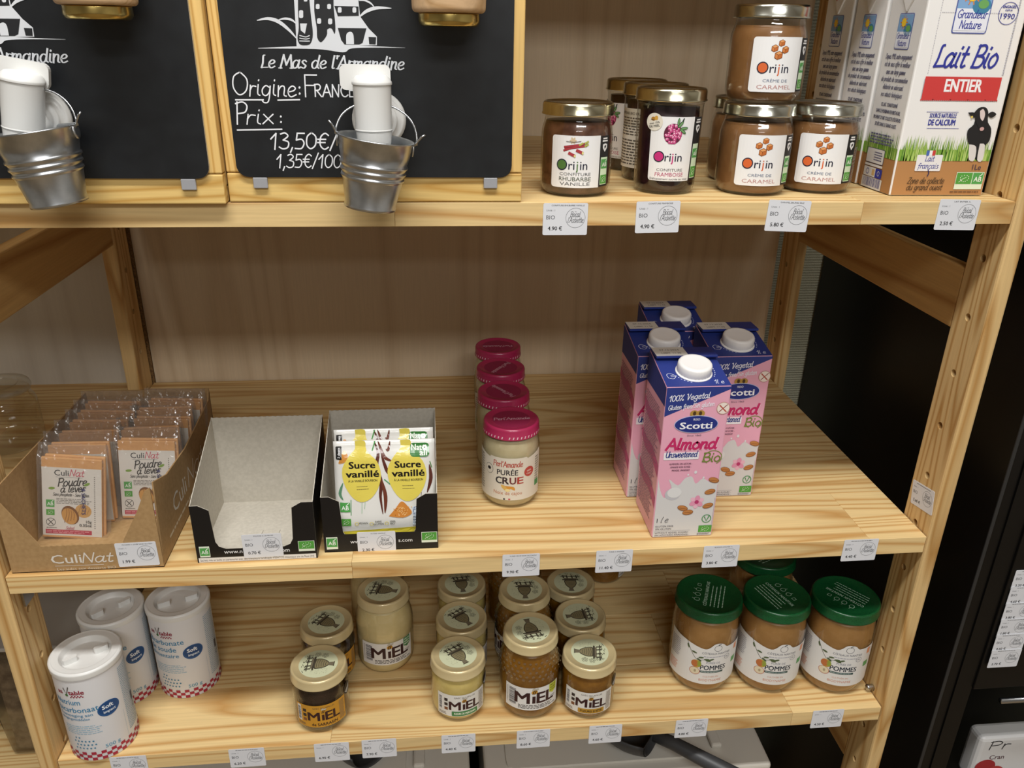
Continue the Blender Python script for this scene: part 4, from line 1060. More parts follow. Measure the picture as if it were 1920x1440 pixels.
    # left side: pink with rows of small print and darker waves
    I = Ink(); I.poly([(.0005, HF-.0225), (D-.0005, HF-.0225), (D-.0005, HF-.0006), (.0005, HB-.0008)], NAVY, 0)
    for k, yy in enumerate((.137, .098, .058)):
        I.poly(catmull([(e, yy+.008), (D*.3, yy+.002), (D*.6, yy+.004), (D-e, yy-.006)], 4)+catmull([(D-e, yy-.020), (D*.6, yy-.010), (D*.3, yy-.012), (e, yy-.004)], 4), 'c65a8c', 1)
    I.lines(.006, .015, D-.010, HF-.030, 46, '8f6d80', 3, 11, .42)
    I.build('side_print', lambda u, v, d: (-d, D-u, v), t)
    return t
a0 = almond('pink almond drink carton standing foremost, with its whole front in view', .6825, .0210)
almond('pink almond drink carton to the right, behind the foremost almond carton', .7600, .1020, a0)
almond('pink almond drink carton to the left, mostly hidden by the foremost almond carton', .6735, .1080, a0)
almond('pink almond drink carton furthest back, only its blue top showing', .7110, .1880, a0)

# ------------------------------------------------------------------ cashew puree jars
cash_fill = filling('cashew_puree', 'c9bc98', 0.4, 'cfc3a0')
CP = [(0, .0004), (.0295, .0004, .006), (.0343, .010, .007), (.0345, .076, .010), (.0312, .0895, .004), (.0312, .1)]
t = jar('cashew_puree_jar', 'cashew puree jar with pink lid standing first in its row', 'jar', .0345, .105, .0328, .0135, PINKLID, cash_fill, .088, CP, group='cashew puree jars with pink lids')
def dashes(t, r, z0, z1, col, n=44):
    I = Ink()
    for k in range(n):
        a = 2*math.pi*k/n*r; I.poly([(a-.0009, z0), (a+.0004, z0), (a+.0012, z1), (a-.0001, z1)], col, 0)
    return I.build('dash_print', cyl(r+.0006), t, curv=.002)
lid = [c for c in t.children if c.name.startswith('lid')][0]
dashes(lid, .0329, .0932, .0962, 'e6c6cf')
I = Ink(); I.ell(0, 0, .0290, .0290, '8f1f47', 0, 44); I.hand(.001, -.0020, .0062, "Perl'Amande", 'd8a9ba', 1, wd=.13, slant=.05, contrast=.2, width=.043, rot=.18)
I.stroke([(.009, .0000), (.020, .0022)], .0005, 'd8a9ba', 1)
I.build('lid_print', topface(.1036), lid)
I = Ink(); Wd = .047
I.poly([(-Wd, .0135), (Wd, .0135), (Wd, .0735), (.0235, .0675), (.0215, .0695), (.0205, .0695), (-.0225, .0695), (-.0245, .0675), (-Wd, .0735)], 'd9d3c6', 0)
I.hand(-.001, .0580, .0072, "Perl'Amande", 'b0483c', 1, wd=.13, slant=.05, contrast=.25, width=.036)
I.text(-.0015, .0472, .0098, 'PURÉE', '2a2a30', 1, width=.0250, bold=.022)
for tx, x0, c in (('C', -.0165, '2a2a30'), ('R', -.0080, '33222a'), ('U', .0005, '6a2a30'), ('E', .0095, 'a8362f')):
    I.text(x0+.0010, .0355, .0128, tx, c, 1, 'l', width=.0072, bold=.035)
I.poly(catmull([(-.009, .0340), (-.005, .0335), (-.001, .0290), (-.004, .0270), (-.0080, .0305), (-.009, .0340)], 4)[:-1], 'd6ae5c', 1)
I.poly(catmull([(-.004, .0330), (.003, .0325), (.007, .0310), (.0075, .0270), (.003, .0290), (-.0005, .0285), (-.004, .0330)], 4)[:-1], 'cf9038', 1)
I.ell(-.001, .0272, .0032, .0019, 'ead79a', 2, 16)
I.text(-.001, .0208, .0068, 'Noix de cajou', 'b5683c', 1, width=.0345)
I.rect(-.0060, .0140, -.0038, .0160, '24242a', 1); I.rect(.0000, .0140, .0024, .0160, 'c04a50', 1)
I.ell(-.0250, .0520, .0056, .0066, '3a3a3a', 1, 24); I.ell(-.0250, .0520, .0052, .0062, 'd9d3c6', 2, 24); I.ell(-.0250, .0526, .0026, .0022, '202024', 3, 16)
I.ell(.0255, .0495, .0068, .0066, 'b5433c', 1, 24); I.text(.0255, .0500, .0030, '100%', 'ecd9d0', 2, bold=.02, rot=.15); I.text(.0255, .0465, .0030, 'Cajou', 'ecd9d0', 2, bold=.02, rot=.15)
I.lines(.0355, .034, .044, .066, 10, '8a8478', 1, 5); I.rect(.0355, .026, .044, .034, '3f8a52', 1); I.lines(-.045, .020, -.034, .068, 14, '8a8478', 1, 8)
I.build('label', cyl(.0346), t, curv=.003); place(t, .532, .124, Z2, -3)
for x, y, dg, lb in ((.530, .2045, 120, 'cashew puree jar with pink lid standing second in its row'), (.533, .283, -130, 'cashew puree jar with pink lid standing third in its row'), (.536, .3635, 175, 'cashew puree jar with pink lid furthest back in its row')):
    dup(t, (x, y, Z2), face_aisle(x, y, dg), lb)

# ------------------------------------------------------------------ open display boxes with black fronts
def zigzag(p, q, n, amp):
    """perforated edge from p to q"""
    p = Vector(p); q = Vector(q); d = (q-p); nn = Vector((-d.y, d.x)).normalized()
    return [tuple(p+d*(k/n)+nn*(amp if k % 2 else 0)) for k in range(n+1)]

def display_box(label, x0, y0, W, D, HB, HF, rz=0.0):
    t = thing('display_box', label, 'box', (x0, y0, Z2), rz, 'black-fronted cardboard display boxes')
    k = .0008
    link('base', box_mesh(0, W, 0, D, .0003, .0011), t, (GREYCARD,))
    # front: tall lugs at the corners, scooped low in the middle
    a, b_, m = .019, .022, .0175
    pts = [(0, 0), (W, 0), (W, HF), (W-b_*.55, HF), (W-b_, HF-.006)]
    pts += [(W-b_-.002, m+.008), (W-b_-.005, m+.002), (W-b_-.012, m-.001)]
    pts += [(a+.012, m-.001), (a+.005, m+.002), (a+.002, m+.008), (a, HF-.006), (a*.45, HF), (0, HF)]
    me = slab_mesh(pts, lambda u, v, d: (u, d, v), k); set_mi(me); fp = link('front_panel', me, t, (BLACKCARD, GREYCARD, GREYCARD))
    for s, xx in ((1, 0.0), (-1, W)):
        pts = [(0, 0), (D, 0), (D, HB)]+zigzag((D, HB), (0, HF), 34, .0008)[1:]
        me = slab_mesh(pts, lambda u, v, d, s=s, xx=xx: (xx+s*d, u+.0005, v), k); set_mi(me); link('side_panel', me, t, (BLACKCARD, GREYCARD, GREYCARD))
    pts = [(0, 0), (W, 0)]+zigzag((W, HB), (0, HB), 40, .0006)
    me = slab_mesh(pts, lambda u, v, d: (u, D+.0005-d, v), k); set_mi(me); link('back_panel', me, t, (BLACKCARD, GREYCARD, GREYCARD))
    return t, fp
bx, fp = display_box('empty display box with a black front and grey cardboard inside', .1895, .0105, .1245, .118, .1135, .0700)
I = Ink(); I.rect(.0015, .0004, .1230, .0060, 'e2e0dc', 0); I.text(.062, .0018, .0036, 'Sachets mis en boîte en partenariat avec des travailleurs handicapés d’ESATCO Atlantique site de Rezé (44)', '4a4a4a', 1, width=.118)
I.text(.0285, .0105, .0066, 'www.n', 'e6e6e6', 1, 'l', bold=.006); I.text(.0960, .0098, .0066, 'om', 'e6e6e6', 1, 'r', bold=.006)
I.rect(.0035, .0070, .0140, .0205, 'dfe8d6', 1); ab_logo(I, .0040, .0090, .0095, 2)
I.rect(.1055, .0095, .1225, .0225, 'dfe8d6', 1); eu_leaf(I, .1060, .0125, .0160, .0096, 2)
I.build('print', front(0, 0, 0), fp)
# slot folded into the floor of the empty box
link('floor_slot', box_mesh(.052, .073, .006, .0062, .0012, .0014), bx, (mat('shadow_gap', '3a342c', .9),))
for a, b_ in (((.052, .006), (.058, .055)), ((.073, .006), (.0765, .055))):
    link('crease', tube_mesh([(a[0], a[1], .0012), (b_[0], b_[1], .0012)], .00025, 6), bx, (mat('crease', '8f887a', .9),))

bx, fp = display_box('display box with a black front, holding vanilla sugar sachets', .3205, .0195, .1225, .120, .1135, .0695)
I = Ink(); I.rect(.001, .001, .1215, .0225, '0d0d10', -.5)
I.text(.0280, .0105, .0066, 'www.', 'e6e6e6', 1, 'l', bold=.006); I.text(.0945, .0100, .0066, 's.com', 'e6e6e6', 1, 'r', bold=.006)
I.rect(.0025, .0040, .0145, .0195, 'dfe8d6', 1); ab_logo(I, .0030, .0070, .0110, 2)
I.rect(.1045, .0080, .1215, .0215, 'dfe8d6', 1); eu_leaf(I, .1050, .0110, .0160, .0098, 2)
I.build('print', front(0, 0, 0), fp)

# vanilla sugar sachets
def sugar(label, x0, y0, lean, first=None):
    if first:
        r = dup(first, (x0, y0, Z2+.0125), 0, label, 'vanilla sugar sachets'); r.rotation_euler = (-lean, 0, 0); return r
    W, H = .1075, .1090
    t = thing('vanilla_sugar_sachet', label, 'sachet', (x0, y0, Z2+.0115), 0, 'vanilla sugar sachets'); t.rotation_euler = (-lean, 0, 0)
    # pillow pouch with flat crimped ends
    n, m = 24, 20; V = []; Fc = []
    def dp(u, v):
        e = min(1, min(u, 1-u)*9, max(0, min(v-.06, .94-v))*7); return .0042*math.sin(e*math.pi/2) + .0006 + .0004*math.sin(u*23)*math.sin(v*9)
    for s in (-1, 1):
        for j in range(m+1):
            for i in range(n+1):
                u, v = i/n, j/m; V.append((u*W, s*dp(u, v), v*H))
    o = (n+1)*(m+1)
    for j in range(m):
        for i in range(n):
            a = j*(n+1)+i; Fc.append((a, a+1, a+n+2, a+n+1)); Fc.append((o+a, o+a+n+1, o+a+n+2, o+a+1))
    for i in range(n): Fc.append((i, o+i, o+i+1, i+1)); a = m*(n+1)+i; Fc.append((a, a+1, o+a+1, o+a))
    for j in range(m): a = j*(n+1); Fc.append((a, a+n+1, o+a+n+1, o+a)); a += n; Fc.append((a, o+a, o+a+n+1, a+n+1))
    link('pouch', mesh(V, Fc), t, (mat('white_pouch_film', 'dcdbd6', .3, coat=.2),), True)
    q = homog([(1060, 340), (1765, 335), (1680, 955), (1090, 965)], [(0, H), (W, H), (W-.010, .002), (.0055, .002)])
    I = Ink()
    I.poly([q(1092, 962), q(1086, 935), q(1680, 905), q(1680, 950)], 'd2c23e', 1)
    Y = 'dccb58'
    for cx, cy, lay in ((1250, 560, 1), (1565, 575, 1)):
        S = 1
        pts = [(cx-40, 340), (cx+30, 340), (cx+40, 400), (cx+110, 470), (cx+132, 560), (cx+105, 650), (cx+50, 715), (cx-20, 735), (cx-85, 690), (cx-130, 600), (cx-132, 510), (cx-80, 430), (cx-40, 390), (cx-40, 340)]
        I.poly([q(*p) for p in catmull(pts, 3)[:-1]], Y, 2)
    # vanilla pods and leaves behind
    for pts, c, wd in (([(1345, 345), (1370, 420), (1355, 500), (1380, 610), (1370, 700), (1380, 815)], '57281f', .0042), ([(1372, 345), (1410, 440), (1465, 470)], '6a3424', .0036), ([(1390, 420), (1420, 520), (1440, 560)], '57281f', .0036), ([(1385, 590), (1405, 700), (1395, 810)], '6a3424', .004),
                       ([(1455, 345), (1440, 400), (1425, 395)], '6a3424', .0028), ([(1720, 500), (1725, 590), (1695, 680)], '57281f', .0040), ([(1655, 680), (1640, 760)], '7a5a4a', .003),
                       ([(1350, 345), (1330, 400)], '4d9a4c', .006), ([(1115, 610), (1090, 680), (1110, 720)], '5d8a6c', .0032), ([(1165, 720), (1160, 820)], '3c8a50', .0038), ([(1240, 740), (1235, 810)], '8ab890', .0026), ([(1262, 735), (1255, 780)], '8ab890', .0024), ([(1405, 590), (1440, 620)], '4d9a68', .006), ([(1725, 480), (1735, 520)], '4a7a3a', .005)):
        I.stroke(catmull([q(*p) for p in pts], 4), wd, c, 1 if c[0] != '6' else 1, taper=True)
    I.poly(catmull([q(*p) for p in ((1095, 470), (1130, 400), (1160, 430), (1140, 470), (1095, 482), (1095, 470))], 3)[:-1], 'c8883c', 1)
    for cx, w_ in ((1254, 180), (1570, 178)):
        for tx, yy, sz, ww in (('Sucre', 514, .0105, w_), ('vanillé', 572, .0105, w_*1.26)):
            a = q(cx-ww/2, yy); b2 = q(cx+ww/2, yy-2); I.text((a[0]+b2[0])/2, a[1], sz, tx, '16110c', 3, width=b2[0]-a[0], bold=.045)
        a = q(cx-100, 603); b2 = q(cx+100, 600); I.text((a[0]+b2[0])/2, a[1], .0036, 'À LA VANILLE BOURBON', '2a2418', 3, width=b2[0]-a[0], bold=.02)
        for kk in range(2):
            a = q(cx-45, 633+kk*18); I.lines(a[0], a[1]-.0008, a[0]+.014, a[1]+.0008, 1, '8a8040', 3, 4+kk)
    # brand badge
    a = q(1590, 440); b2 = q(1725, 370); I.rr(a[0], a[1]-.001, b2[0], b2[1]+.002, .004, '3a7d3c', 4); xm = (a[0]+b2[0])/2
    I.text(a[0]+.0015, b2[1]-.0055, .0086, 'Nat', 'f0f4ea', 5, 'l', bold=.03, width=.0110); I.text(xm+.0040, a[1]+.0006, .0086, 'ali', 'f0f4ea', 5, 'c', bold=.03, width=.0078)
    for kk in range(6):
        an = kk*math.pi/3; I.ell(b2[0]-.0048+.0018*math.cos(an), b2[1]-.0030+.0018*math.sin(an), .0012, .0012, 'f0f4ea', 5, 8)
    # black tab, logos, sugar heap
    a = q(1075, 455); b2 = q(1118, 372); I.rr(a[0], a[1], b2[0], b2[1], .001, '141414', 3); I.text((a[0]+b2[0])/2+.0012, (a[1]+b2[1])/2, .0036, '2 doses', 'e6e6e6', 4, rot=math.pi/2, bold=.02)
    a = q(1086, 800); ab_logo(I, a[0], a[1], .0108, 3); a = q(1090, 892); eu_leaf(I, a[0], a[1], .0102, .0082, 3)
    I.poly(catmull([q(*p) for p in ((1420, 832), (1470, 780), (1515, 735), (1560, 775), (1580, 815), (1520, 842), (1420, 832))], 3)[:-1], 'c98238', 3)
    rng = random.Random(8)
    for kk in range(40):
        px = rng.gauss(1510, 28); py = rng.uniform(770, 830); I.ell(*q(px, py), .0006, .0006, rng.choice(('e2b06a', 'a8621f', 'edc78c')), 4, 6)
    a = q(1582, 895); b2 = q(1684, 770); I.rect(a[0], a[1], min(b2[0], W-.004), b2[1], 'cfdbe6', 3); I.hand(a[0]+.0005, q(1585, 806)[1], .0056, 'Planet', '2b4a86', 4, 'l', wd=.1, slant=.2); I.text(a[0]+.0010, q(1590, 822)[1], .0030, 'SCORE', '2b4a86', 4, 'l', bold=.01)
    for kk, tx in enumerate(('PESTICIDES', 'BIODIVERSITÉ', 'CLIMAT')): I.text(a[0]+.0008, q(1588, 845+kk*18)[1], .0028, tx, '2a3a5a', 4, 'l', bold=.02)
    for kk, (px, tx) in enumerate(((1240, 'VEGAN'), (1345, 'SANS'), (1445, '100%'))): I.text(*q(px, 880-(8 if kk else 0)), .0030, tx, '5a5a52', 3, bold=.02)
    I.text(*q(1345, 890), .0030, 'GLUTEN', '5a5a52', 3, bold=.02); I.text(*q(1442, 888), .0030, 'BIO', '5a5a52', 3, bold=.02)
    for px in (1195, 1298, 1402): I.ring(*q(px, 880), .0019, .0019, .0006, 'dccb58', 3, 14)
    def wrap(u, v, d): return (u, -dp(min(max(u/W, 0), 1), min(max(v/H, 0), 1))-d-.0002, v)
    o_ = I.build('print', wrap, t, GLOSSPRINT, curv=.006)
    return t
s0 = sugar('white and yellow vanilla sugar sachet at the front of its box', .3340, .0300, .21)
sugar('white and yellow vanilla sugar sachet tucked behind the front one', .3325, .0590, .15, s0)

# ------------------------------------------------------------------ kraft tray of baking powder packets
def kraft_tray():
    W, D, H = .1510, .2420, .0960
    t = thing('kraft_display_tray', 'brown kraft display tray with white lettering, full of baking powder packets', 'box', (.0055, .0058, Z2))
    k = .0015
    link('base', box_mesh(0, W, 0, D, .0003, .0012), t, (KRAFT,))
    pts = [(0, 0), (W, 0), (W, H), (W-.006, H-.004), (W-.016, .070), (W-.036, .034)]+zigzag((W-.036, .032), (.034, .032), 30, .0006)+[(.028, .043), (0, H)]
    me = slab_mesh(pts, lambda u, v, d: (u, d, v), k); set_mi(me); fp = link('front_panel', me, t, (KRAFT, KRAFT, KRAFT))
    for s, xx in ((1, 0.0), (-1, W)):
        pts = [(0, 0), (D, 0), (D, H), (D-.01, H-.012), (D*.5, H-.020), (.05, H-.014), (.01, H)] if s < 0 else [(0, 0), (D, 0), (D, H), (0, H)]
        me = slab_mesh(pts, lambda u, v, d, s=s, xx=xx: (xx+s*d, u+.0016, v), k); set_mi(me); sp = link('side_panel', me, t, (KRAFT, KRAFT, KRAFT))
        if s < 0:
            I = Ink(); I.text(.055, .030, .030, 'Culi', 'd8d2c6', 0, 'l', width=.050); I.hand(.110, .030, .022, 'Nat', 'd8d2c6', 0, 'l', wd=.09, slant=.2, width=.070); I.lines(.03, .014, .14, .020, 1, 'cfc4ae', 0, 2)
            I.build('print', lambda u, v, d: (W+d, u, v), sp)
    me = slab_mesh([(0, 0), (W, 0), (W, H+.0015), (0, H+.0015)], lambda u, v, d: (u, D+.0016-d, v), k); set_mi(me); link('back_panel', me, t, (KRAFT, KRAFT, KRAFT))
    I = Ink(); q = homog([(0, 1060), (1120, 1060), (1120, 1280), (0, 1280)], [(.0022-.0055, .0402), (.1628-.0055, .0321), (.1568-.0055, -.0085), (-.0066-.0055, .0006)])
    a = q(352, 1212); I.text(a[0], a[1], .0150, 'Culi', 'dcd6cc', 1, 'l', width=q(555, 1200)[0]-a[0], bold=.012)
    a = q(552, 1205); I.hand(a[0], a[1], .0118, 'Nat', 'dcd6cc', 1, 'l', wd=.11, slant=.22, width=q(765, 1195)[0]-a[0])
    I.stroke([q(375, 1228), q(700, 1216)], .0005, 'dcd6cc', 1)
    a = q(390, 1258); I.text(a[0], a[1], .0044, 'Les aides aux desserts BIO', 'cfc4ae', 1, 'l', width=q(785, 1240)[0]-a[0])
    I.build('print', front(0, 0, 0), fp)
    return t
kraft_tray()

def packet(label, x, y, lean, roll, first=None, z=.0016):
    """stack of paper sachets banded in clear film; origin at the bottom middle"""
    if first:
        r = dup(first, (x, y, Z2+z), 0, label); r.rotation_euler = (-lean, roll, 0); return r
    W, H, D = .0620, .0930, .0085
    t = thing('baking_powder_packet', label, 'packet', (x, y, Z2+z), 0, 'film-wrapped baking powder packets'); t.rotation_euler = (-lean, roll, 0)
    for k in range(2):
        o = link('paper_sachet', box_mesh(-W/2, W/2, 0, D/2-.0003, 0, H, .0012, 2), t, (KRAFTP,)); o.location = (.0022*k, D/2*k, .0018*k)
    o = [c for c in t.children][0]
    x0, y0 = -W/2, 0.0
    I = Ink(); I.rect(x0+.0006, .0030, -x0-.0006, .0820, 'd6d2cc', 0)
    I.text(x0+.0135, .0728, .0092, 'Culi', '2d2d33', 1, 'l', width=.0146, bold=.006); I.hand(x0+.0285, .0728, .0074, 'Nat', 'bf5468', 1, 'l', wd=.11, slant=.2, width=.0150); I.stroke([(x0+.015, .0712), (x0+.042, .0712)], .0003, '8a8a8a', 1)
    I.hand(0.0005, .0615, .0092, 'Poudre', '33312f', 1, wd=.13, slant=.25, width=.0300, rot=.09); I.hand(.0010, .0545, .0080, 'à lever', '33312f', 1, wd=.135, slant=.25, width=.0255, rot=.09)
    for cx, cy, rt_ in ((x0+.0105, .0578, .1), (.0155, .0640, .5)): I.ell(cx, cy, .0034, .0015, '7a9a3e', 1, 14, rt_)
    I.hand(-.001, .0495, .0034, 'Sans phosphate - Sans gluten', '44423e', 1, wd=.13, slant=.2, width=.0370)
    I.lines(x0+.0150, .0400, .0200, .0470, 4, '8a8680', 1, 3)
    ab_logo(I, x0+.0045, .0360, .0085, 1); eu_leaf(I, x0+.0045, .0265, .0085, .0068, 1)
    I.ell(.0115, .0330, .0085, .0078, 'c79a5c', 1, 20, -.3); I.ell(-.0020, .0275, .0085, .0112, '7a4f26', 2, 24, .45); I.ell(-.0028, .0262, .0074, .0098, 'c4914c', 3, 24, .45)
    for k in range(4): I.stroke(catmull([(-.008+k*.0032, .0190+k*.001), (-.0055+k*.0026, .0285), (-.0055+k*.0022, .0365-k*.0015)], 3), .0005, '8a5a2a', 4); I.stroke([(.006+k*.003, .029), (.009+k*.0030, .039-k*.001)], .0004, '9a7038', 2)
    I.ring(x0+.0090, .0185, .0046, .0046, .0005, '33312f', 1); I.stroke([(x0+.0062, .0155), (x0+.0118, .0215)], .0006, '33312f', 1); I.stroke([(x0+.0065, .0210), (x0+.0112, .0158)], .0009, '33312f', 1)
    I.lines(x0+.0045, .0112, x0+.0150, .0128, 1, '6a665f', 1, 2)
    I.text(.0200, .0190, .0046, '10g', '33312f', 5, 'r', bold=.012); I.text(.0200, .0148, .0046, '0.35oz', '33312f', 5, 'r', bold=.02, width=.0125)
    I.hand(-.0025, .0110, .0032, 'Salad', 'b2405a', 4, wd=.1, slant=.2)
    I.rect(x0+.0035, .0050, .0200, .0100, 'b2334a', 1); I.lines(x0+.0045, .0056, .0190, .0092, 2, 'd48a96', 2, 6)
    I.lines(.0228, .012, .0240, .074, 26, '7a766f', 1, 9)
    I.text(.0100, .0440, .0056, '8 SACHETS', '2a2a70', 6, rot=-math.pi/2, width=.0300, bold=.01)
    I.build('print', front(0, 0, 0), o)
    # clear film, a loose sleeve with a crimped fin on top
    n = 14; V = []; Fc = []; rng = random.Random(3)
    for j, (zz, wv) in enumerate(((-.003, .001), (.03, .0009), (.06, .0009), (H+.001, .001), (H+.008, -.0036), (H+.0155, -.0041))):
        for s in (-1, 1):
            for i in range(n+1):
                u = -W/2-.004+(W+.010)*i/n; yy = D/2+s*(D/2+wv)+rng.uniform(-.0004, .0004)*(1 if j > 2 else .4)
                V.append((u, yy, zz+rng.uniform(-.0008, .0008)*(j > 3)))
    for j in range(5):
        for s in (0, 1):
            for i in range(n):
                a = j*2*(n+1)+s*(n+1)+i; b_ = a+2*(n+1); Fc.append((a, a+1, b_+1, b_))
        for i in (0, n):
            a = j*2*(n+1)+i; Fc.append((a, a+n+1, a+3*(n+1), a+2*(n+1)))
    link('film', mesh(V, Fc), t, (FILM,), True)
    return t
LX, RX = .0460, .1160
p0 = packet('baking powder packet at the front of the left-hand column in the kraft tray', LX-.003, .0640, .17, .11)
rows = ('second', 'third', 'fourth', 'fifth', 'sixth')
for k, y in enumerate((.0950, .1250, .1530, .1800, .2070)):
    packet('baking powder packet, %s from the front in the left-hand column' % rows[k], LX+random.uniform(-.001, .002), y, .16-.02*k, .05+random.uniform(-.05, .03), p0)
packet('baking powder packet at the front of the right-hand column, text side out', RX-.001, .0990, .17, .05, p0)
for k, y in enumerate((.1290, .1570, .1840, .2100)):
    packet('baking powder packet, %s from the front in the right-hand column' % rows[k], RX+random.uniform(-.001, .002), y, .16-.02*k, random.uniform(-.03, .05), p0)

# ------------------------------------------------------------------ baking soda canisters
def canister(label, x, y, deg, lines, first=None):
    R, H = .0373, .1290
    t = thing('baking_soda_canister', label, 'canister', group='white cardboard baking soda canisters')
    link('tube', lathe_mesh(round_prof([(0, .0004), (R-.0006, .0004, .0006), (R-.0006, H-.006)]), 64), t, (mat('white_tube_paper', 'dcdcde', .5),), True)
    # push-in lid with a dished shaker top
    lp = round_prof([(R-.0005, H-.0085), (R+.0007, H-.0085, .0003), (R+.0009, H-.0020, .001), (R-.0012, H, .001), (R-.0030, H-.0006, .0005), (R-.0100, H-.0010, .001), (R-.0130, H-.0075, .001), (0, H-.0085)])
    lid = link('lid', lathe_mesh(lp, 64), t, (WHITEPL,), True)
    for s in (-1, 1):
        me = slab_mesh(rrect(-.0075, -.0026, .0075, .0026, .0022, 4), lambda u, v, d: (u, v, d), .0072); set_mi(me)
        o = link('finger_tab', me, lid, (WHITEPL,)); o.location = (s*.0160, 0, H-.0082); o.rotation_euler = (0, 0, .1)
    I = Ink(); c = '2f7fa8'
    # red gingham foot
    n = 44; st = 2*math.pi*R/n
    for k in range(n):
        for j in range(3):
            if (k+j) % 2 == 0: I.rect(-math.pi*R+k*st, .0012+j*.0042, -math.pi*R+(k+1)*st, .0012+(j+1)*.0042, 'a5283c', 1)
    # logo
    I.text(-.0440, .1000, .0085, 'as', '8f1f33', 1, 'l', bold=.03); I.stroke([(-.0350, .1085), (-.0325, .1000), (-.0290, .1105)], .0013, '4a4238', 2); I.ell(-.0325, .0992, .0018, .0018, '3f6b34', 3, 10)
    I.text(-.0300, .1000, .0085, 'table', '8f1f33', 1, 'l', bold=.03, width=.0165)
    for k in range(9):
        for j in range(2):
            if (k+j) % 2 == 0: I.rect(-.0290+k*.0016, .0955+j*.0016, -.0274+k*.0016, .0971+j*.0016, '8f1f33', 1)
    for (tx, v, sz, wd) in lines: I.text(-.0500, v, sz, tx, c, 1, 'l', width=wd, bold=.006)
    I.lines(-.046, .0405, -.004, .0545, 5, '8fb4c8', 1, 3, .3)
    I.ell(.0070, .0700, .0122, .0104, '1d4f86', 1, 36); I.ell(.0070, .0700, .0112, .0094, '2a5f98', 2, 36); I.ell(.0070, .0704, .0108, .0088, '174478', 3, 36)
    I.text(.0060, .0710, .0076, 'Soft', 'eef2f6', 4, bold=.03); I.text(.0073, .0650, .0050, 'impact', 'dfe8f0', 4, bold=.03)
    for k in range(20):
        I.ell(-.037+(k % 6)*.0042+(k//6 % 2)*.002, .0200+(k//6)*.0052, .0011, .0011, '3f7f9f', 1, 8)
    I.text(.0030, .0165, .0070, '500 g', '4a93b0', 1, 'c', width=.0165)
    # narrow column of directions on the side panel
    I.rect(.0220, .016, .0222, .055, '8fb4c8', 1); I.lines(.0260, .020, .0500, .112, 34, '7fa0b4', 1, 12, .35)
    I.rect(.0395, .0520, .0440, .0640, '4a4a50', 2); I.ring(.0420, .0450, .0022, .0028, .0006, '4a4a50', 2)
    I.build('label', cyl(R-.0005), t, curv=.003)
    place(t, x, y, Z3, deg)
    return t
NL = [('Natrium', .0850, .0108, .0300), ('bicarbonaat', .0738, .0108, .0470), ('Toevoeging aan', .0675, .0056, .0400), ('reinigingsmiddelen', .0620, .0050, .0360)]
FRL = [('Bicarbonate', .0850, .0108, .0480), ('de soude', .0745, .0108, .0380), ('alimentaire', .0655, .0086, .0400)]
canister('white baking soda canister with Dutch text, standing at the front corner of the shelf', .0430, .0330, 4, NL)
canister('white baking soda canister half hidden behind the Dutch-labelled canister', .0430, .1130, 14, FRL)
canister('white baking soda canister with French text, to the right of the other two', .1195, .1220, 0, FRL)

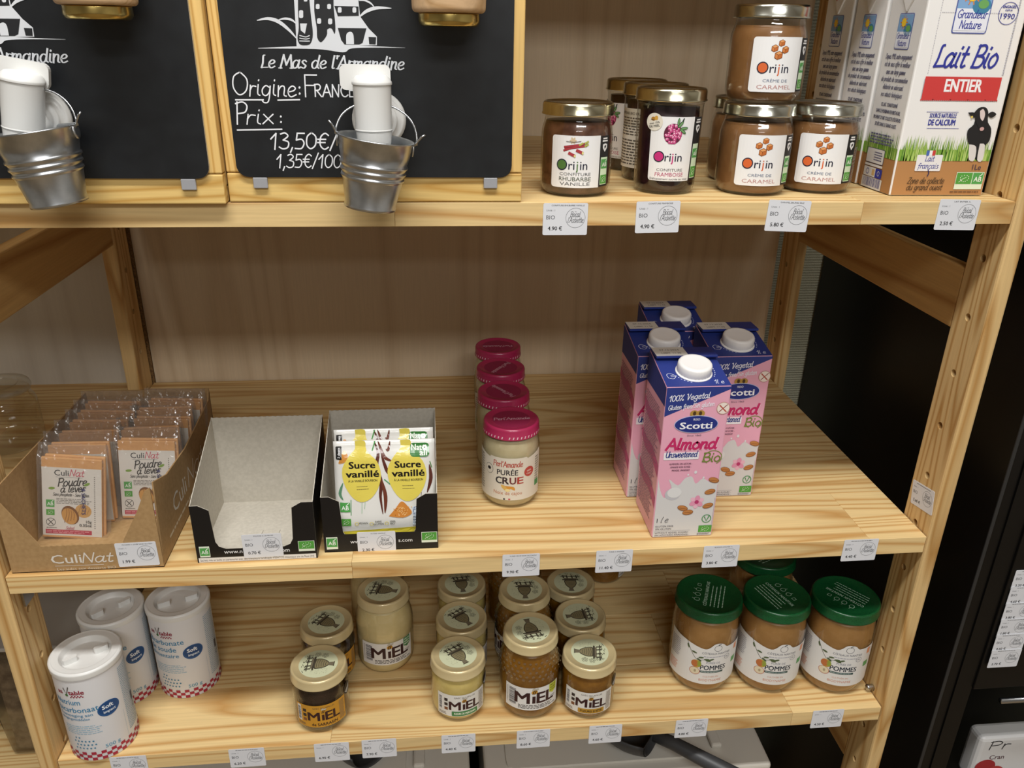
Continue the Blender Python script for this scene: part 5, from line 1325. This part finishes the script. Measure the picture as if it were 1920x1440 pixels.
# ------------------------------------------------------------------ honey jars
H_DARK = filling('buckwheat_honey', '1a0c06', .2, '2a140a')
H_CREAM = filling('creamed_honey', 'd9c590', .35, 'dfcc9a')
H_SPRING = filling('spring_honey', 'd3bd72', .3, 'dac680')
H_AMBER = filling('amber_honey', '7e5212', .22, '8e6018')
def hive_disc(lid, r, z, rot):
    """round sticker: straw beehive on a stand with flowers"""
    I = Ink(); D = '3f3a2e'; M = '6b6350'
    I.ell(0, 0, r, r, '8a8568', 0, 48); I.ell(0, 0, r*.97, r*.97, 'c3c7a6', 1, 48)
    k = r/.0235; c, s = math.cos(rot), math.sin(rot)
    T = lambda pts: [((x*c-y*s)*k, (x*s+y*c)*k) for x, y in pts]
    I.poly(T(catmull([(-.0075, -.004), (-.0082, .002), (-.0062, .008), (-.0025, .0125), (.0025, .0125), (.0062, .008), (.0082, .002), (.0075, -.004), (-.0075, -.004)], 4)[:-1]), D, 2)
    I.poly(T(catmull([(-.0064, -.003), (-.0071, .002), (-.0052, .0075), (-.002, .0115), (.002, .0115), (.0052, .0075), (.0071, .002), (.0064, -.003), (-.0064, -.003)], 4)[:-1]), '7d7455', 3)
    for j in range(5): I.stroke(T([(-.0062+.0008*j, -.001+j*.0026), (0, -.0018+j*.0026), (.0062-.0008*j, -.001+j*.0026)]), .0005*k, D, 4)
    I.poly(T([(-.0024, .0120), (.0024, .0120), (.0034, .0185), (-.0034, .0185)]), M, 3); I.stroke(T([(-.0036, .0186), (.0036, .0186)]), .0009*k, D, 4)
    I.poly(T([(-.0112, -.0062), (.0112, -.0062), (.0112, -.0040), (-.0112, -.0040)]), D, 3)
    I.poly(T([(-.0085, -.0085), (.0085, -.0085), (.0085, -.0062), (-.0085, -.0062)]), M, 3)
    for x0 in (-.009, -.003, .004, .009): I.stroke(T([(x0, -.0085), (x0+.001, -.0140)]), .0017*k, D, 4)
    I.stroke(T([(-.0120, -.0125), (.0125, -.0120)]), .0012*k, D, 5)
    rng = random.Random(6)
    for j in range(26):
        x0 = rng.uniform(-.013, .013); y0 = rng.uniform(-.0185, -.0115); I.stroke(T([(x0, y0), (x0+rng.uniform(-.003, .003), y0+rng.uniform(0, .002))]), .0006*k, D, 5)
    for fx, fy in ((-.0145, -.003), (-.0135, .006), (-.0105, -.0105)):
        for j in range(5):
            a = j*1.256; I.stroke(catmull(T([(fx+.0010*math.cos(a), fy+.0010*math.sin(a)), (fx+.0036*math.cos(a-.35), fy+.0036*math.sin(a-.35)), (fx+.0036*math.cos(a+.35), fy+.0036*math.sin(a+.35)), (fx+.0010*math.cos(a), fy+.0010*math.sin(a))]), 3), .0004*k, D, 3)
    for j in range(36):
        x0 = rng.uniform(.007, .017); y0 = rng.uniform(-.008, .013)
        if x0*x0+y0*y0 < .019**2: x_, y_ = T([(x0, y0)])[0]; I.ell(x_, y_, .0003*k, .0003*k, M, 2, 5)
    return I.build('lid_sticker', topface(z), lid)

def miel_word(I, x, v, h, lay=2, col='331316'):
    """MiEL with a bee for the dot"""
    I.text(x-h*1.42, v, h*1.33, 'M', col, lay, 'l', bold=.035, width=h*1.0)
    I.rect(x-h*.22, v, x-h*.0, v+h*.62, col, lay)
    I.text(x+h*.10, v, h*1.33, 'E', col, lay, 'l', bold=.035, width=h*.58); I.text(x+h*.78, v, h*1.33, 'L', col, lay, 'l', bold=.035, width=h*.58)
    bx_, by_ = x-h*.08, v+h*.98
    I.ell(bx_, by_, h*.22, h*.17, 'c08a2a', lay+1, 14, .4)
    for k in (-.06, .06): I.stroke([(bx_+h*k-.05*h, by_-h*.14), (bx_+h*k+.04*h, by_+h*.14)], h*.06, '1c0d08', lay+2)
    I.ell(bx_-h*.05, by_+h*.26, h*.14, h*.09, 'b9b4a6', lay+1, 10, .9); I.ell(bx_+h*.16, by_+h*.24, h*.13, h*.08, 'b9b4a6', lay+1, 10, .3)

def honey_small(label, fillm, bg, band, bandtx, group):
    t = jar('honey_jar', label, 'jar', .0338, .0805, .0333, .0130, CREAMLID, fillm, .064,
            [(0, .0004), (.0285, .0004, .006), (.0335, .0095, .007), (.0338, .0565, .008), (.0308, .0665, .003), (.0308, .077)], group=group)
    I = Ink(); w_ = .064; v0, h = .0125, .0335; x0 = -w_/2
    I.rect(x0, v0, -x0, v0+h, bg, 0)
    I.rect(x0+.0015, v0+.007, x0+.0070, v0+h-.002, 'e2e0dc', 1); I.bars(x0+.0022, v0+.009, x0+.0062, v0+h-.004, 16, '33303a', 2, 3, False)
    for k, c in enumerate(('7a4a2a', '2a2020', '2a2020')): I.rect(x0+.0095, v0+.0090+k*.0068, x0+.0140, v0+.0135+k*.0068, c, 1)
    I.lines(x0+.0015, v0+.0015, x0+.0130, v0+.0055, 2, '6a5a4a', 1, 4)
    I.text(.0030, v0+h-.0052, .0034, 'GAEC DU APILUPI', '5a4a3c', 1, width=.026)
    miel_word(I, .0035, v0+.0105, .0138, 2)
    if band: I.rr(-.0130, v0+.0010, .0200, v0+.0082, .001, band, 2); I.text(.0035, v0+.0030, .0044, bandtx, '3a2a10' if band[0] == 'b' else 'dfe8d2', 3, width=.027, bold=.03)
    else: I.text(.0035, v0+.0022, .0062, bandtx, '331316', 2, width=.031, bold=.02)
    I.lines(.0225, v0+.002, .0305, v0+h-.003, 14, '7a6a58', 1, 6)
    I.build('label', cyl(.0339), t, curv=.003)
    # round black mark on the glass, right of the label
    I = Ink(); I.ell(.0395, .0500, .0072, .0085, '111113', 0, 24)
    for k in range(4): I.stroke(catmull([(.0340+k*.0012, .0470-k*.0012), (.0395, .0500-k*.0016), (.0445, .0535-k*.0018)], 4), .0008, 'd9d9d6', 1)
    I.build('round_mark', cyl(.0339), t, curv=.003)
    return t
def honey_big(label, fillm, badge, badgetx, group, gm=None, beads=False):
    t = jar('honey_jar', label, 'jar', .0380, .1125, .0333, .0130, CREAMLID, fillm, .094,
            [(0, .0004), (.0320, .0004, .007), (.0375, .0105, .008), (.0380, .0740, .014), (.0308, .0965, .004), (.0308, .109)], gm, group)
    if beads:   # honeycomb studs moulded on the shoulder
        V = []; Fc = []; n = 30
        for j in range(5):
            z = .0660+j*.0052; rr = (.0380, .0378, .0366, .0350, .0334)[j]
            for k in range(n):
                a = 2*math.pi*(k+.5*(j % 2))/n; i = len(V)
                cx, cy = rr*math.cos(a), rr*math.sin(a); tx, ty = -math.sin(a), math.cos(a); q_ = .0020
                V.append((cx*1.035, cy*1.035, z))
                for m in range(6):
                    b_ = m*math.pi/3; V.append((cx+tx*q_*math.cos(b_), cy+ty*q_*math.cos(b_), z+q_*math.sin(b_)))
                for m in range(6): Fc.append((i, i+1+m, i+1+(m+1) % 6))
        o = link('glass_studs', mesh(V, Fc), t, (STUD,), True); o['kind'] = 'stuff'
    I = Ink(); w_ = .072; v0, h = .0195, .0350; x0 = -w_/2
    I.rect(x0, v0, -x0, v0+h, 'e0deda', 0)
    I.bars(x0+.0055, v0+.006, x0+.0150, v0+h-.004, 20, '33303a', 1, 3, False); I.lines(x0+.0020, v0+.006, x0+.0040, v0+h-.004, 12, '8a8580', 1, 4)
    miel_word(I, .0035, v0+.0110, .0180, 2); I.text(.002, v0+h-.0035, .0026, 'DU', '5a4a3c', 1)
    I.lines(-.0180, v0+.0020, .0330, v0+.0088, 3, '4a4440', 1, 7, .5)
    I.poly([(.0215, v0+h), (.0330, v0+h), (.0330, v0+h-.0120), (.0272, v0+h-.0155), (.0215, v0+h-.0120)], badge, 2)
    for k, tx in enumerate(badgetx): I.text(.0272, v0+h-.0038-k*.0038, .0030, tx, 'e9efdc' if badge[0] != 'c' else '5a5a1a', 3, width=.0085, bold=.03)
    I.lines(.0235, v0+.0120, .0325, v0+.0165, 2, '8a8580', 1, 9)
    I.build('label', cyl(.0381), t, curv=.003)
    return t
def stock(proto, spots, group):
    """first spot takes the prototype; each: label, x, y, turn of the label, turn of the hive picture"""
    me = None; base = None
    kids = [c for c in proto.children]
    for i, (lb, x, y, deg, rot) in enumerate(spots):
        r = proto if i == 0 else dup(proto, (x, y, Z3), 0, lb, group)
        r['label'] = lb; place(r, x, y, Z3, deg)
        lid = [c for c in r.children if c.name.split('.')[0] == 'lid'][0]
        for c in list(lid.children): bpy.data.objects.remove(c)
        H = .0805 if 'small' in group else .1125
        hive_disc(lid, .0238, H-.0014, math.radians(rot)-r.rotation_euler.z)
    return
p_ = honey_small('x', H_DARK, 'c58f2a', None, 'de SARRASIN', 'small buckwheat honey jars')
stock(p_, [('small nearly black buckwheat honey jar with a yellow label, in front', .2965, .0470, -4, -95), ('small nearly black buckwheat honey jar with hidden label, behind the yellow-labelled one', .2975, .1225, 16, -125)], 'small buckwheat honey jars')
p_ = honey_big('x', H_CREAM, '3f7d46', ('MIEL DE', 'FLEURS DE', 'PRINTEMPS'), 'large creamed honey jars')
stock(p_, [('large pale creamed honey jar with a green corner on its label', .3700, .1410, 4, -105), ('large pale creamed honey jar hidden behind the one with a green corner', .3560, .2220, 30, 60)], 'large creamed honey jars')
p_ = honey_small('x', H_SPRING, 'dddbd4', '3f7d46', 'FLEURS DE PRINTEMPS', 'small spring honey jars')
stock(p_, [('small pale yellow honey jar with a green band on its label, at the front', .4640, .0500, 8, -150), ('small pale yellow honey jar standing second in its row', .4710, .1180, 25, -145), ('small pale yellow honey jar furthest back in its row', .4740, .1880, 40, -175)], 'small spring honey jars')
p_ = honey_big('x', H_AMBER, 'c2c63a', ('MIEL DE', 'FLEURS', 'D’ÉTÉ'), 'large amber honey jars', None, True)
stock(p_, [('large amber honey jar with a studded shoulder, at the front of its row', .5530, .0500, 8, 10), ('large amber honey jar standing second in its row', .5540, .1280, -60, 178), ('large amber honey jar hidden at the back of its row', .5500, .2080, 90, 40)], 'large amber honey jars')
p_ = honey_small('x', H_AMBER, 'dddbd4', 'b5872a', 'FLEURS D’ÉTÉ', 'small amber honey jars')
stock(p_, [('small amber honey jar with an ochre band on its label, at the front', .6260, .0410, 6, 80), ('small amber honey jar standing second in its row', .6265, .1100, 60, 95), ('small amber honey jar standing third in its row, in shadow', .6250, .1790, 100, 175),
           ('small amber honey jar alone in the dark at the back', .7000, .3000, 100, 30)], 'small amber honey jars')

# ------------------------------------------------------------------ apple puree jars
AP = filling('apple_puree', '9c723f', .35, 'a47a48')
t = jar('apple_puree_jar', 'apple puree jar with green lid, nearest to the honey jars', 'jar', .0418, .131, .0416, .0135, GREENLID, AP, .112,
        [(0, .0004), (.0345, .0004, .009), (.0405, .0150, .010), (.0418, .030, .01), (.0418, .0930, .010), (.0392, .1130, .004), (.0392, .126)], group='apple puree jars with green lids')
lid = [c for c in t.children if c.name.startswith('lid')][0]
I = Ink(); g = 'a9c6b2'
I.text(0, .0015, .0058, 'CÔTEAUX NANTAIS', g, 0, width=.050, bold=.02)
for k in range(4): I.lines(-.024, -.0042-k*.0048, .026, -.0020-k*.0048, 1, g, 0, 3+k)
for k, x0 in enumerate((-.015, -.005, .005, .015)):
    if k == 3: I.ring(x0, .014, .0030, .0030, .0006, g, 0, 4, 45, 405)
    else: I.ring(x0, .014, .0030, .0034, .0006, g, 0, 18); I.stroke([(x0, .0175), (x0+.001, .0200)], .0006, g, 0)
I.build('lid_print', topface(.1296), lid)
I = Ink(); P_ = 'dad9d6'
top = catmull([(-.055, .0860), (-.030, .0830), (-.010, .0780), (-.002, .0770), (.003, .0800), (.008, .0850), (.014, .0860), (.020, .0840), (.024, .0800), (.030, .0790), (.055, .0790)], 4)
I.poly([(-.055, .0210), (.055, .0210)]+list(reversed(top)), P_, 0)
# apple outline badge
I.ring(.0130, .0785, .0048, .0046, .0005, '4a4a52', 1, 24); I.stroke(catmull([(.0130, .0828), (.0140, .0845), (.0160, .0848)], 4), .0010, '3f4a52', 1)
I.text(.0120, .0688, .0044, 'CÔTEAUX NANTAIS', '44485a', 1, width=.0370); I.lines(-.004, .0640, .028, .0662, 1, '9a9aa6', 1, 3)
I.ring(.0270, .0630, .0038, .0038, .0005, '7a7a86', 1, 20); I.lines(.0250, .0616, .0290, .0644, 2, '7a7a86', 1, 4)
# branch with apple
I.stroke(catmull([(-.0270, .0835), (-.0200, .0690), (-.0120, .0590), (-.0020, .0600), (.0060, .0600)], 5), .0006, '4a4a30', 1)
for cx, cy, rt_ in ((-.0245, .0755, -1.2), (-.0160, .0690, -.2), (-.0090, .0590, -.6), (-.0070, .0630, .2), (.0000, .0610, .1), (.0060, .0610, .3), (.0020, .0590, -.2)): I.ell(cx, cy, .0034, .0013, '4d5c3c', 2, 14, rt_)
I.ell(-.0120, .0520, .0064, .0060, 'b5963c', 2, 22); I.ell(-.0138, .0520, .0044, .0052, 'b56a3a', 3, 20); I.ell(-.0085, .0528, .0026, .0044, '8a9a3c', 3, 18)
I.ell(-.0130, .0405, .0066, .0058, 'b8543c', 2, 22); I.ell(-.0130, .0407, .0060, .0053, 'd8cdb0', 3, 22); I.ell(-.0125, .0407, .0015, .0022, 'a8997a', 4, 12)
I.text(.0090, .0540, .0044, 'PURÉE DE', '7a7f8e', 1, width=.0180); I.text(.0100, .0442, .0105, 'POMMES', '1f2b3a', 1, width=.0330, bold=.022)
I.rect(-.0070, .0395, .0235, .0425, '2f4a4a', 1); I.lines(-.0055, .0402, .0220, .0418, 1, 'a9bab6', 2, 5)
I.text(.0080, .0322, .0034, 'CULTIVÉES EN', 'c8927a', 1, width=.0200); I.text(.0080, .0258, .0052, 'BIODYNAMIE', 'c8846a', 1, width=.0290)
I.lines(-.053, .050, -.034, .078, 10, '9a98a0', 1, 8); I.lines(-.053, .028, -.036, .042, 6, 'd08a6a', 1, 9)
I.rect(.0370, .048, .0460, .056, '5a9a5a', 1); I.rect(.0390, .068, .045, .077, 'd8906a', 1)
I.build('label', cyl(.0419), t, curv=.003); place(t, .7840, .0770, Z3, 11)
dup(t, (.8698, .0690, Z3), face_aisle(.8705, .0690, 11), 'apple puree jar with green lid, in the middle of the front three')
dup(t, (.9568, .0600, Z3), face_aisle(.9545, .0600, 9), 'apple puree jar with green lid, against the right upright')
dup(t, (.8900, .1600, Z3), face_aisle(.89, .16, 40), 'apple puree jar with green lid, behind the front three')
for o, rz in zip([o for o in bpy.data.objects if o.name.startswith('apple_puree_jar')], (1.15, -1.25, 2.2, .4)):
    for c in o.children:
        if c.name.split('.')[0] == 'lid': c.rotation_euler = (0, 0, rz-o.rotation_euler.z)

# ------------------------------------------------------------------ price tags
def price_tag(label, x, ztop, price, name=None, bio=True, y=-.0006, rot=0.0, w_=.041, h=.0290, unit=True, group='white price tags', par=None):
    I = Ink(); I.slab(rrect(0, -h, w_, 0, .0014, 3), .0004, 'd9dbe0')
    K = '33353a'
    if name: I.text(w_*.55, -.0027, .0019, name, K, 1, width=min(.030, .0012*len(name)))
    else: I.lines(w_*.2, -.0027, w_*.85, -.0013, 1, '55575c', 1, int(x*1000) % 97)
    if unit: I.text(.0030, -.0072, .0024, 'Unité : 1', '6a6c70', 1, 'l')
    if bio: I.text(.0030, -.0145, .0052, 'BIO', '4a4c50', 1, 'l')
    I.text(.0048, -.0245, .0050, price+' €', '1c1d20', 1, 'l', bold=.018)
    cx, cy = .0298, -.0133; I.ring(cx, cy, .0089, .0089, .00028, '6a6c70', 1)
    I.text(cx, cy+.0052, .0018, 'au', '4a4c50', 1); I.hand(cx-.0004, cy+.0010, .0048, 'Bocal', '4a4c50', 1, wd=.075, slant=.2, width=.0092); I.text(cx, cy-.0008, .0016, 'à', '4a4c50', 1)
    I.hand(cx, cy-.0042, .0048, "l'Assiette", '4a4c50', 1, wd=.075, slant=.2, width=.0145)
    if par is not None:
        return I
    c, s = math.cos(rot), math.sin(rot)
    o = I.build('price_tag', lambda u, v, d: (u*c-v*s, -d, u*s+v*c), None, loc=(x, y, ztop), gap=.9e-4)
    tagit(o, label, 'price tag', group)
    return o
R_ = math.radians
price_tag('white 4.90 € shelf tag below the rhubarb vanilla jam', .5440, Z1-.0005, '4.90', 'CONFITURE RHUBARBE VANILLE')
price_tag('white 4.90 € shelf tag below the raspberry jam', .6295, Z1+.0008, '4.90', 'CONFITURE FRAMBOISE', rot=R_(1))
price_tag('white 5.80 € shelf tag below the caramel jars', .7545, Z1+.0025, '5.80', 'CARAMEL BEURRE SALE', rot=R_(-2))
price_tag('white 2.50 € shelf tag below the milk cartons', .9220, Z1+.0028, '2.50', 'LAIT ENTIER 1L', rot=R_(-1))
price_tag('white 1.99 € tag stuck on the front of the kraft tray', .1115, .0320, '1.99', 'POUDRE A LEVER SANS GLUTEN', y=.0058-.0006, rot=R_(1))
price_tag('white 0.70 € tag stuck on the empty display box', .2375, .0330, '0.70', 'POUDRE A LEVER 8G', y=.0105-.0006, rot=R_(1))
price_tag('white 2.30 € tag stuck on the box of vanilla sugar', .3560, .0245, '2.30', 'SUCRE VANILLE', y=.0195-.0006, rot=R_(0))
price_tag('white 9.90 € shelf tag below the cashew puree jars', .5120, .0012, '9.90', 'PUREE CRUE NOIX DE CAJOU')
price_tag('white 11.40 € shelf tag below the almond cartons, to their left', .6155, .0010, '11.40', 'PUREE D AMANDE')
price_tag('white 3.80 € shelf tag below the almond cartons', .7370, .0010, '3.80', 'BOISSON AMANDE 1L')
price_tag('white 4.40 € shelf tag at the right end of the middle shelf', .9005, .0010, '4.40')
ZL = Z3+.0005
price_tag('white shelf tag below the front canister, cut off by the photo edge', .0580, ZL, '3.90')
price_tag('white 6.20 € shelf tag between the canisters and the dark honey', .1920, ZL, '6.20')
price_tag('white 6.90 € shelf tag below the buckwheat honey', .2905, ZL, '6.90', bio=False)
price_tag('white 7.90 € shelf tag below the large creamed honey', .3465, ZL+.001, '7.90')
price_tag('white 4.40 € shelf tag below the small pale yellow honey', .4415, ZL+.0004, '4.40')
price_tag('white 8.60 € shelf tag below the large amber honey', .5330, ZL, '8.60')
price_tag('white 4.60 € shelf tag below the small amber honey', .6225, ZL, '4.60')
price_tag('white 4.80 € shelf tag left of the apple puree jars', .7315, ZL, '4.80')
price_tag('white 4.50 € shelf tag with a curled lower edge below the apple puree', .9085, ZL+.001, '4.50', bio=False)
# old sticker turned onto the inner face of the right upright
I = price_tag('', 0, 0, '5.60', par=1); 
for_ = I.build('price_sticker', lambda u, v, d: (1.0-d, .048-(u*.985-v*.17), .0480+(v*.985+u*.17)*1.0), None, gap=.9e-4)
tagit(for_, 'white price sticker stuck slantwise on the right upright', 'price sticker')
# column of overlapping tags on the black cabinet
for k, pr in enumerate(('2.70', '4.60', '1.80', '3.80', '4.60', '3.20')):
    price_tag(('lowest white 2.70 € tag in the column on the black cabinet', 'second white tag from the bottom in the column on the black cabinet', 'third white tag from the bottom in the column on the black cabinet', 'fourth white tag from the bottom in the column on the black cabinet', 'fifth white tag from the bottom in the column on the black cabinet', 'sixth white tag from the bottom in the column on the black cabinet')[k],
              1.1480, -.1960+k*.0245, pr, y=.0252-(5-k)*.0006, group='price tags in a column on the black cabinet')

# ------------------------------------------------------------------ left bay and underneath
gj = thing('empty_glass_jar', 'clear empty glass jar on the neighbouring shelf at the left edge', 'jar', (-.1260, .300, Z2))
link('glass', lathe_mesh(round_prof([(0, .0004), (.036, .0004, .005), (.043, .008, .006), (.043, .062, .008), (.037, .072, .003), (.037, .078)]), 40), gj, (GLASS,), True)
link('glass_lid', lathe_mesh(round_prof([(0, .079), (.039, .079), (.040, .082, .001), (.038, .088, .002), (.026, .090, .002), (.024, .086, .001), (0, .086)]), 40), gj, (GLASS,), True)

def bin_(label, x0, x1, y0, y1, z0, z1):
    t = thing('storage_bin', label, 'bin', ((x0+x1)/2, y0, z0), 0, 'cream plastic storage bins under the shelves')
    W = x1-x0; D = y1-y0; H = z1-z0
    link('body', box_mesh(-W/2+.006, W/2-.006, .006, D, .0005, H-.014, .01, 3), t, (CREAMBIN,))
    link('rim', box_mesh(-W/2, W/2, 0, D+.004, H-.0138, H, .005, 3), t, (CREAMBIN,))
    pts = rrect(-W/2+.03, .018, W/2-.085, D-.02, .012, 5)
    me = slab_mesh(pts, lambda u, v, d: (u, v, H+.0002+d), .004); set_mi(me); link('lid_panel', me, t, (CREAMBIN,)*3)
    link('grip_rib', box_mesh(W/2-.075, W/2-.060, .03, D-.03, H+.0002, H+.0085, .003, 2), t, (CREAMBIN,))
    for s in (-1, 1): link('latch', box_mesh(s*W*.25-.02, s*W*.25+.02, -.004, .002, H-.012, H-.003, .0015, 1), t, (CREAMBIN,))
    return t
bin_('cream storage bin under the lowest shelf, on the right with a scoop on its lid', .4975, .8860, .030, .46, -.62, -.3800)
bin_('cream storage bin under the lowest shelf, on the left', .0600, .4785, .030, .46, -.62, -.3800)
st = thing('bin_stand', 'low dark stand carrying the storage bins', 'stand', (.47, .05, -.95))
link('top', box_mesh(-.44, .43, 0, .42, .308, .3285), st, (BLACK,))
for a in (-.42, .40):
    for b_ in (.01, .39): link('leg', box_mesh(a-.015, a+.015, b_, b_+.03, 0, .3075), st, (BLACK,))
def scoop(label, x, y, z, rz):
    t = thing('scoop', label, 'scoop', (x, y, z), rz, 'dark grey plastic scoops on the bins')
    V = []; Fc = []; n = 16; m = 8; L_ = .060
    for j in range(m+1):
        u = j/m; r = .040*(.55+.45*math.sin(math.pi*(.25+.5*u))); ya = -L_*u
        for i in range(n+1):
            a = math.pi*(1+i/n); V.append((r*math.cos(a), ya, .041+r*math.sin(a)))
    for j in range(m):
        for i in range(n): a = j*(n+1)+i; Fc.append((a, a+1, a+n+2, a+n+1))
    Fc.append(tuple(range(n+1)))
    o = link('bowl', mesh(V, Fc), t, (DARKGREY,), True); sm = o.modifiers.new('thick', 'SOLIDIFY'); sm.thickness = .002
    link('handle', tube_mesh([(0, -.002, .034), (0, .03, .036), (0, .12, .030), (0, .135, .026)], [.008, .009, .011, .008], 12), t, (DARKGREY,), True)
    return t
scoop('dark grey scoop lying on the right-hand bin with its handle toward the aisle', .7250, .0560, -.3755, math.radians(232))
scoop('dark grey scoop lying on the left-hand bin, mostly hidden by the shelf', .3150, .110, -.3755, math.radians(40))

# clear plastic tubs and wrapped stock low down in the neighbouring bay
ls = shelf_board('low pine shelf board of the neighbouring bay carrying clear plastic tubs', -.42, -.62, -.0215, 41, .10)
def tub(label, x, y, z, w_, d_, h):
    t = thing('plastic_tub', label, 'tub', (x, y, z), 0, 'clear plastic tubs in the neighbouring bay')
    bm = bmesh.new(); bmesh.ops.create_cube(bm, size=1)
    for v in bm.verts: s = 1 if v.co.z > 0 else .86; v.co = Vector((v.co.x*w_*s, v.co.y*d_*s, (v.co.z+.5)*h+.0005))
    bmesh.ops.bevel(bm, geom=list(bm.edges), offset=.008, segments=3, profile=.5, affect='EDGES')
    link('tub_body', bm_mesh(bm), t, (TUB,), True)
    link('tub_rim', box_mesh(-w_/2-.006, w_/2+.006, -d_/2-.006, d_/2+.006, h, h+.006, .002, 2), t, (mat('frosted_lid', 'a9a49c', .35),))
    link('contents', box_mesh(-w_*.4, w_*.4, -d_*.4, d_*.4, .004, h*.8, .006, 2), t, (speckle('nuts', '6e5a44', 'a8957a', 90, .8),))
tub('clear plastic tub with a pale lid, nearest to the left upright', -.1000, .2500, -.42, .13, .2, .20)
tub('clear plastic tub with a pale lid, further left in the neighbouring bay', -.2700, .2500, -.42, .16, .2, .16)

pk = thing('cracker_packet', 'white packet with red fruit standing in the black cabinet', 'packet', (1.272, .07, -.4949))
link('pouch', box_mesh(-.05, .05, 0, .03, .0005, .088, .008, 3), pk, (mat('white_pouch', 'd6d6d6', .4),))
I = Ink(); I.hand(-.018, .064, .016, 'Pr', '2a2a2e', 1, 'c', wd=.1, slant=.1, width=.034); I.text(-.016, .044, .0120, 'Cran', '5a3a40', 1, bold=.01); I.ell(-.030, .030, .016, .014, 'a02a30', 1, 24); I.ell(-.012, .018, .014, .012, 'b03a3a', 2, 24)
I.build('print', front(0, 0, 0), pk)
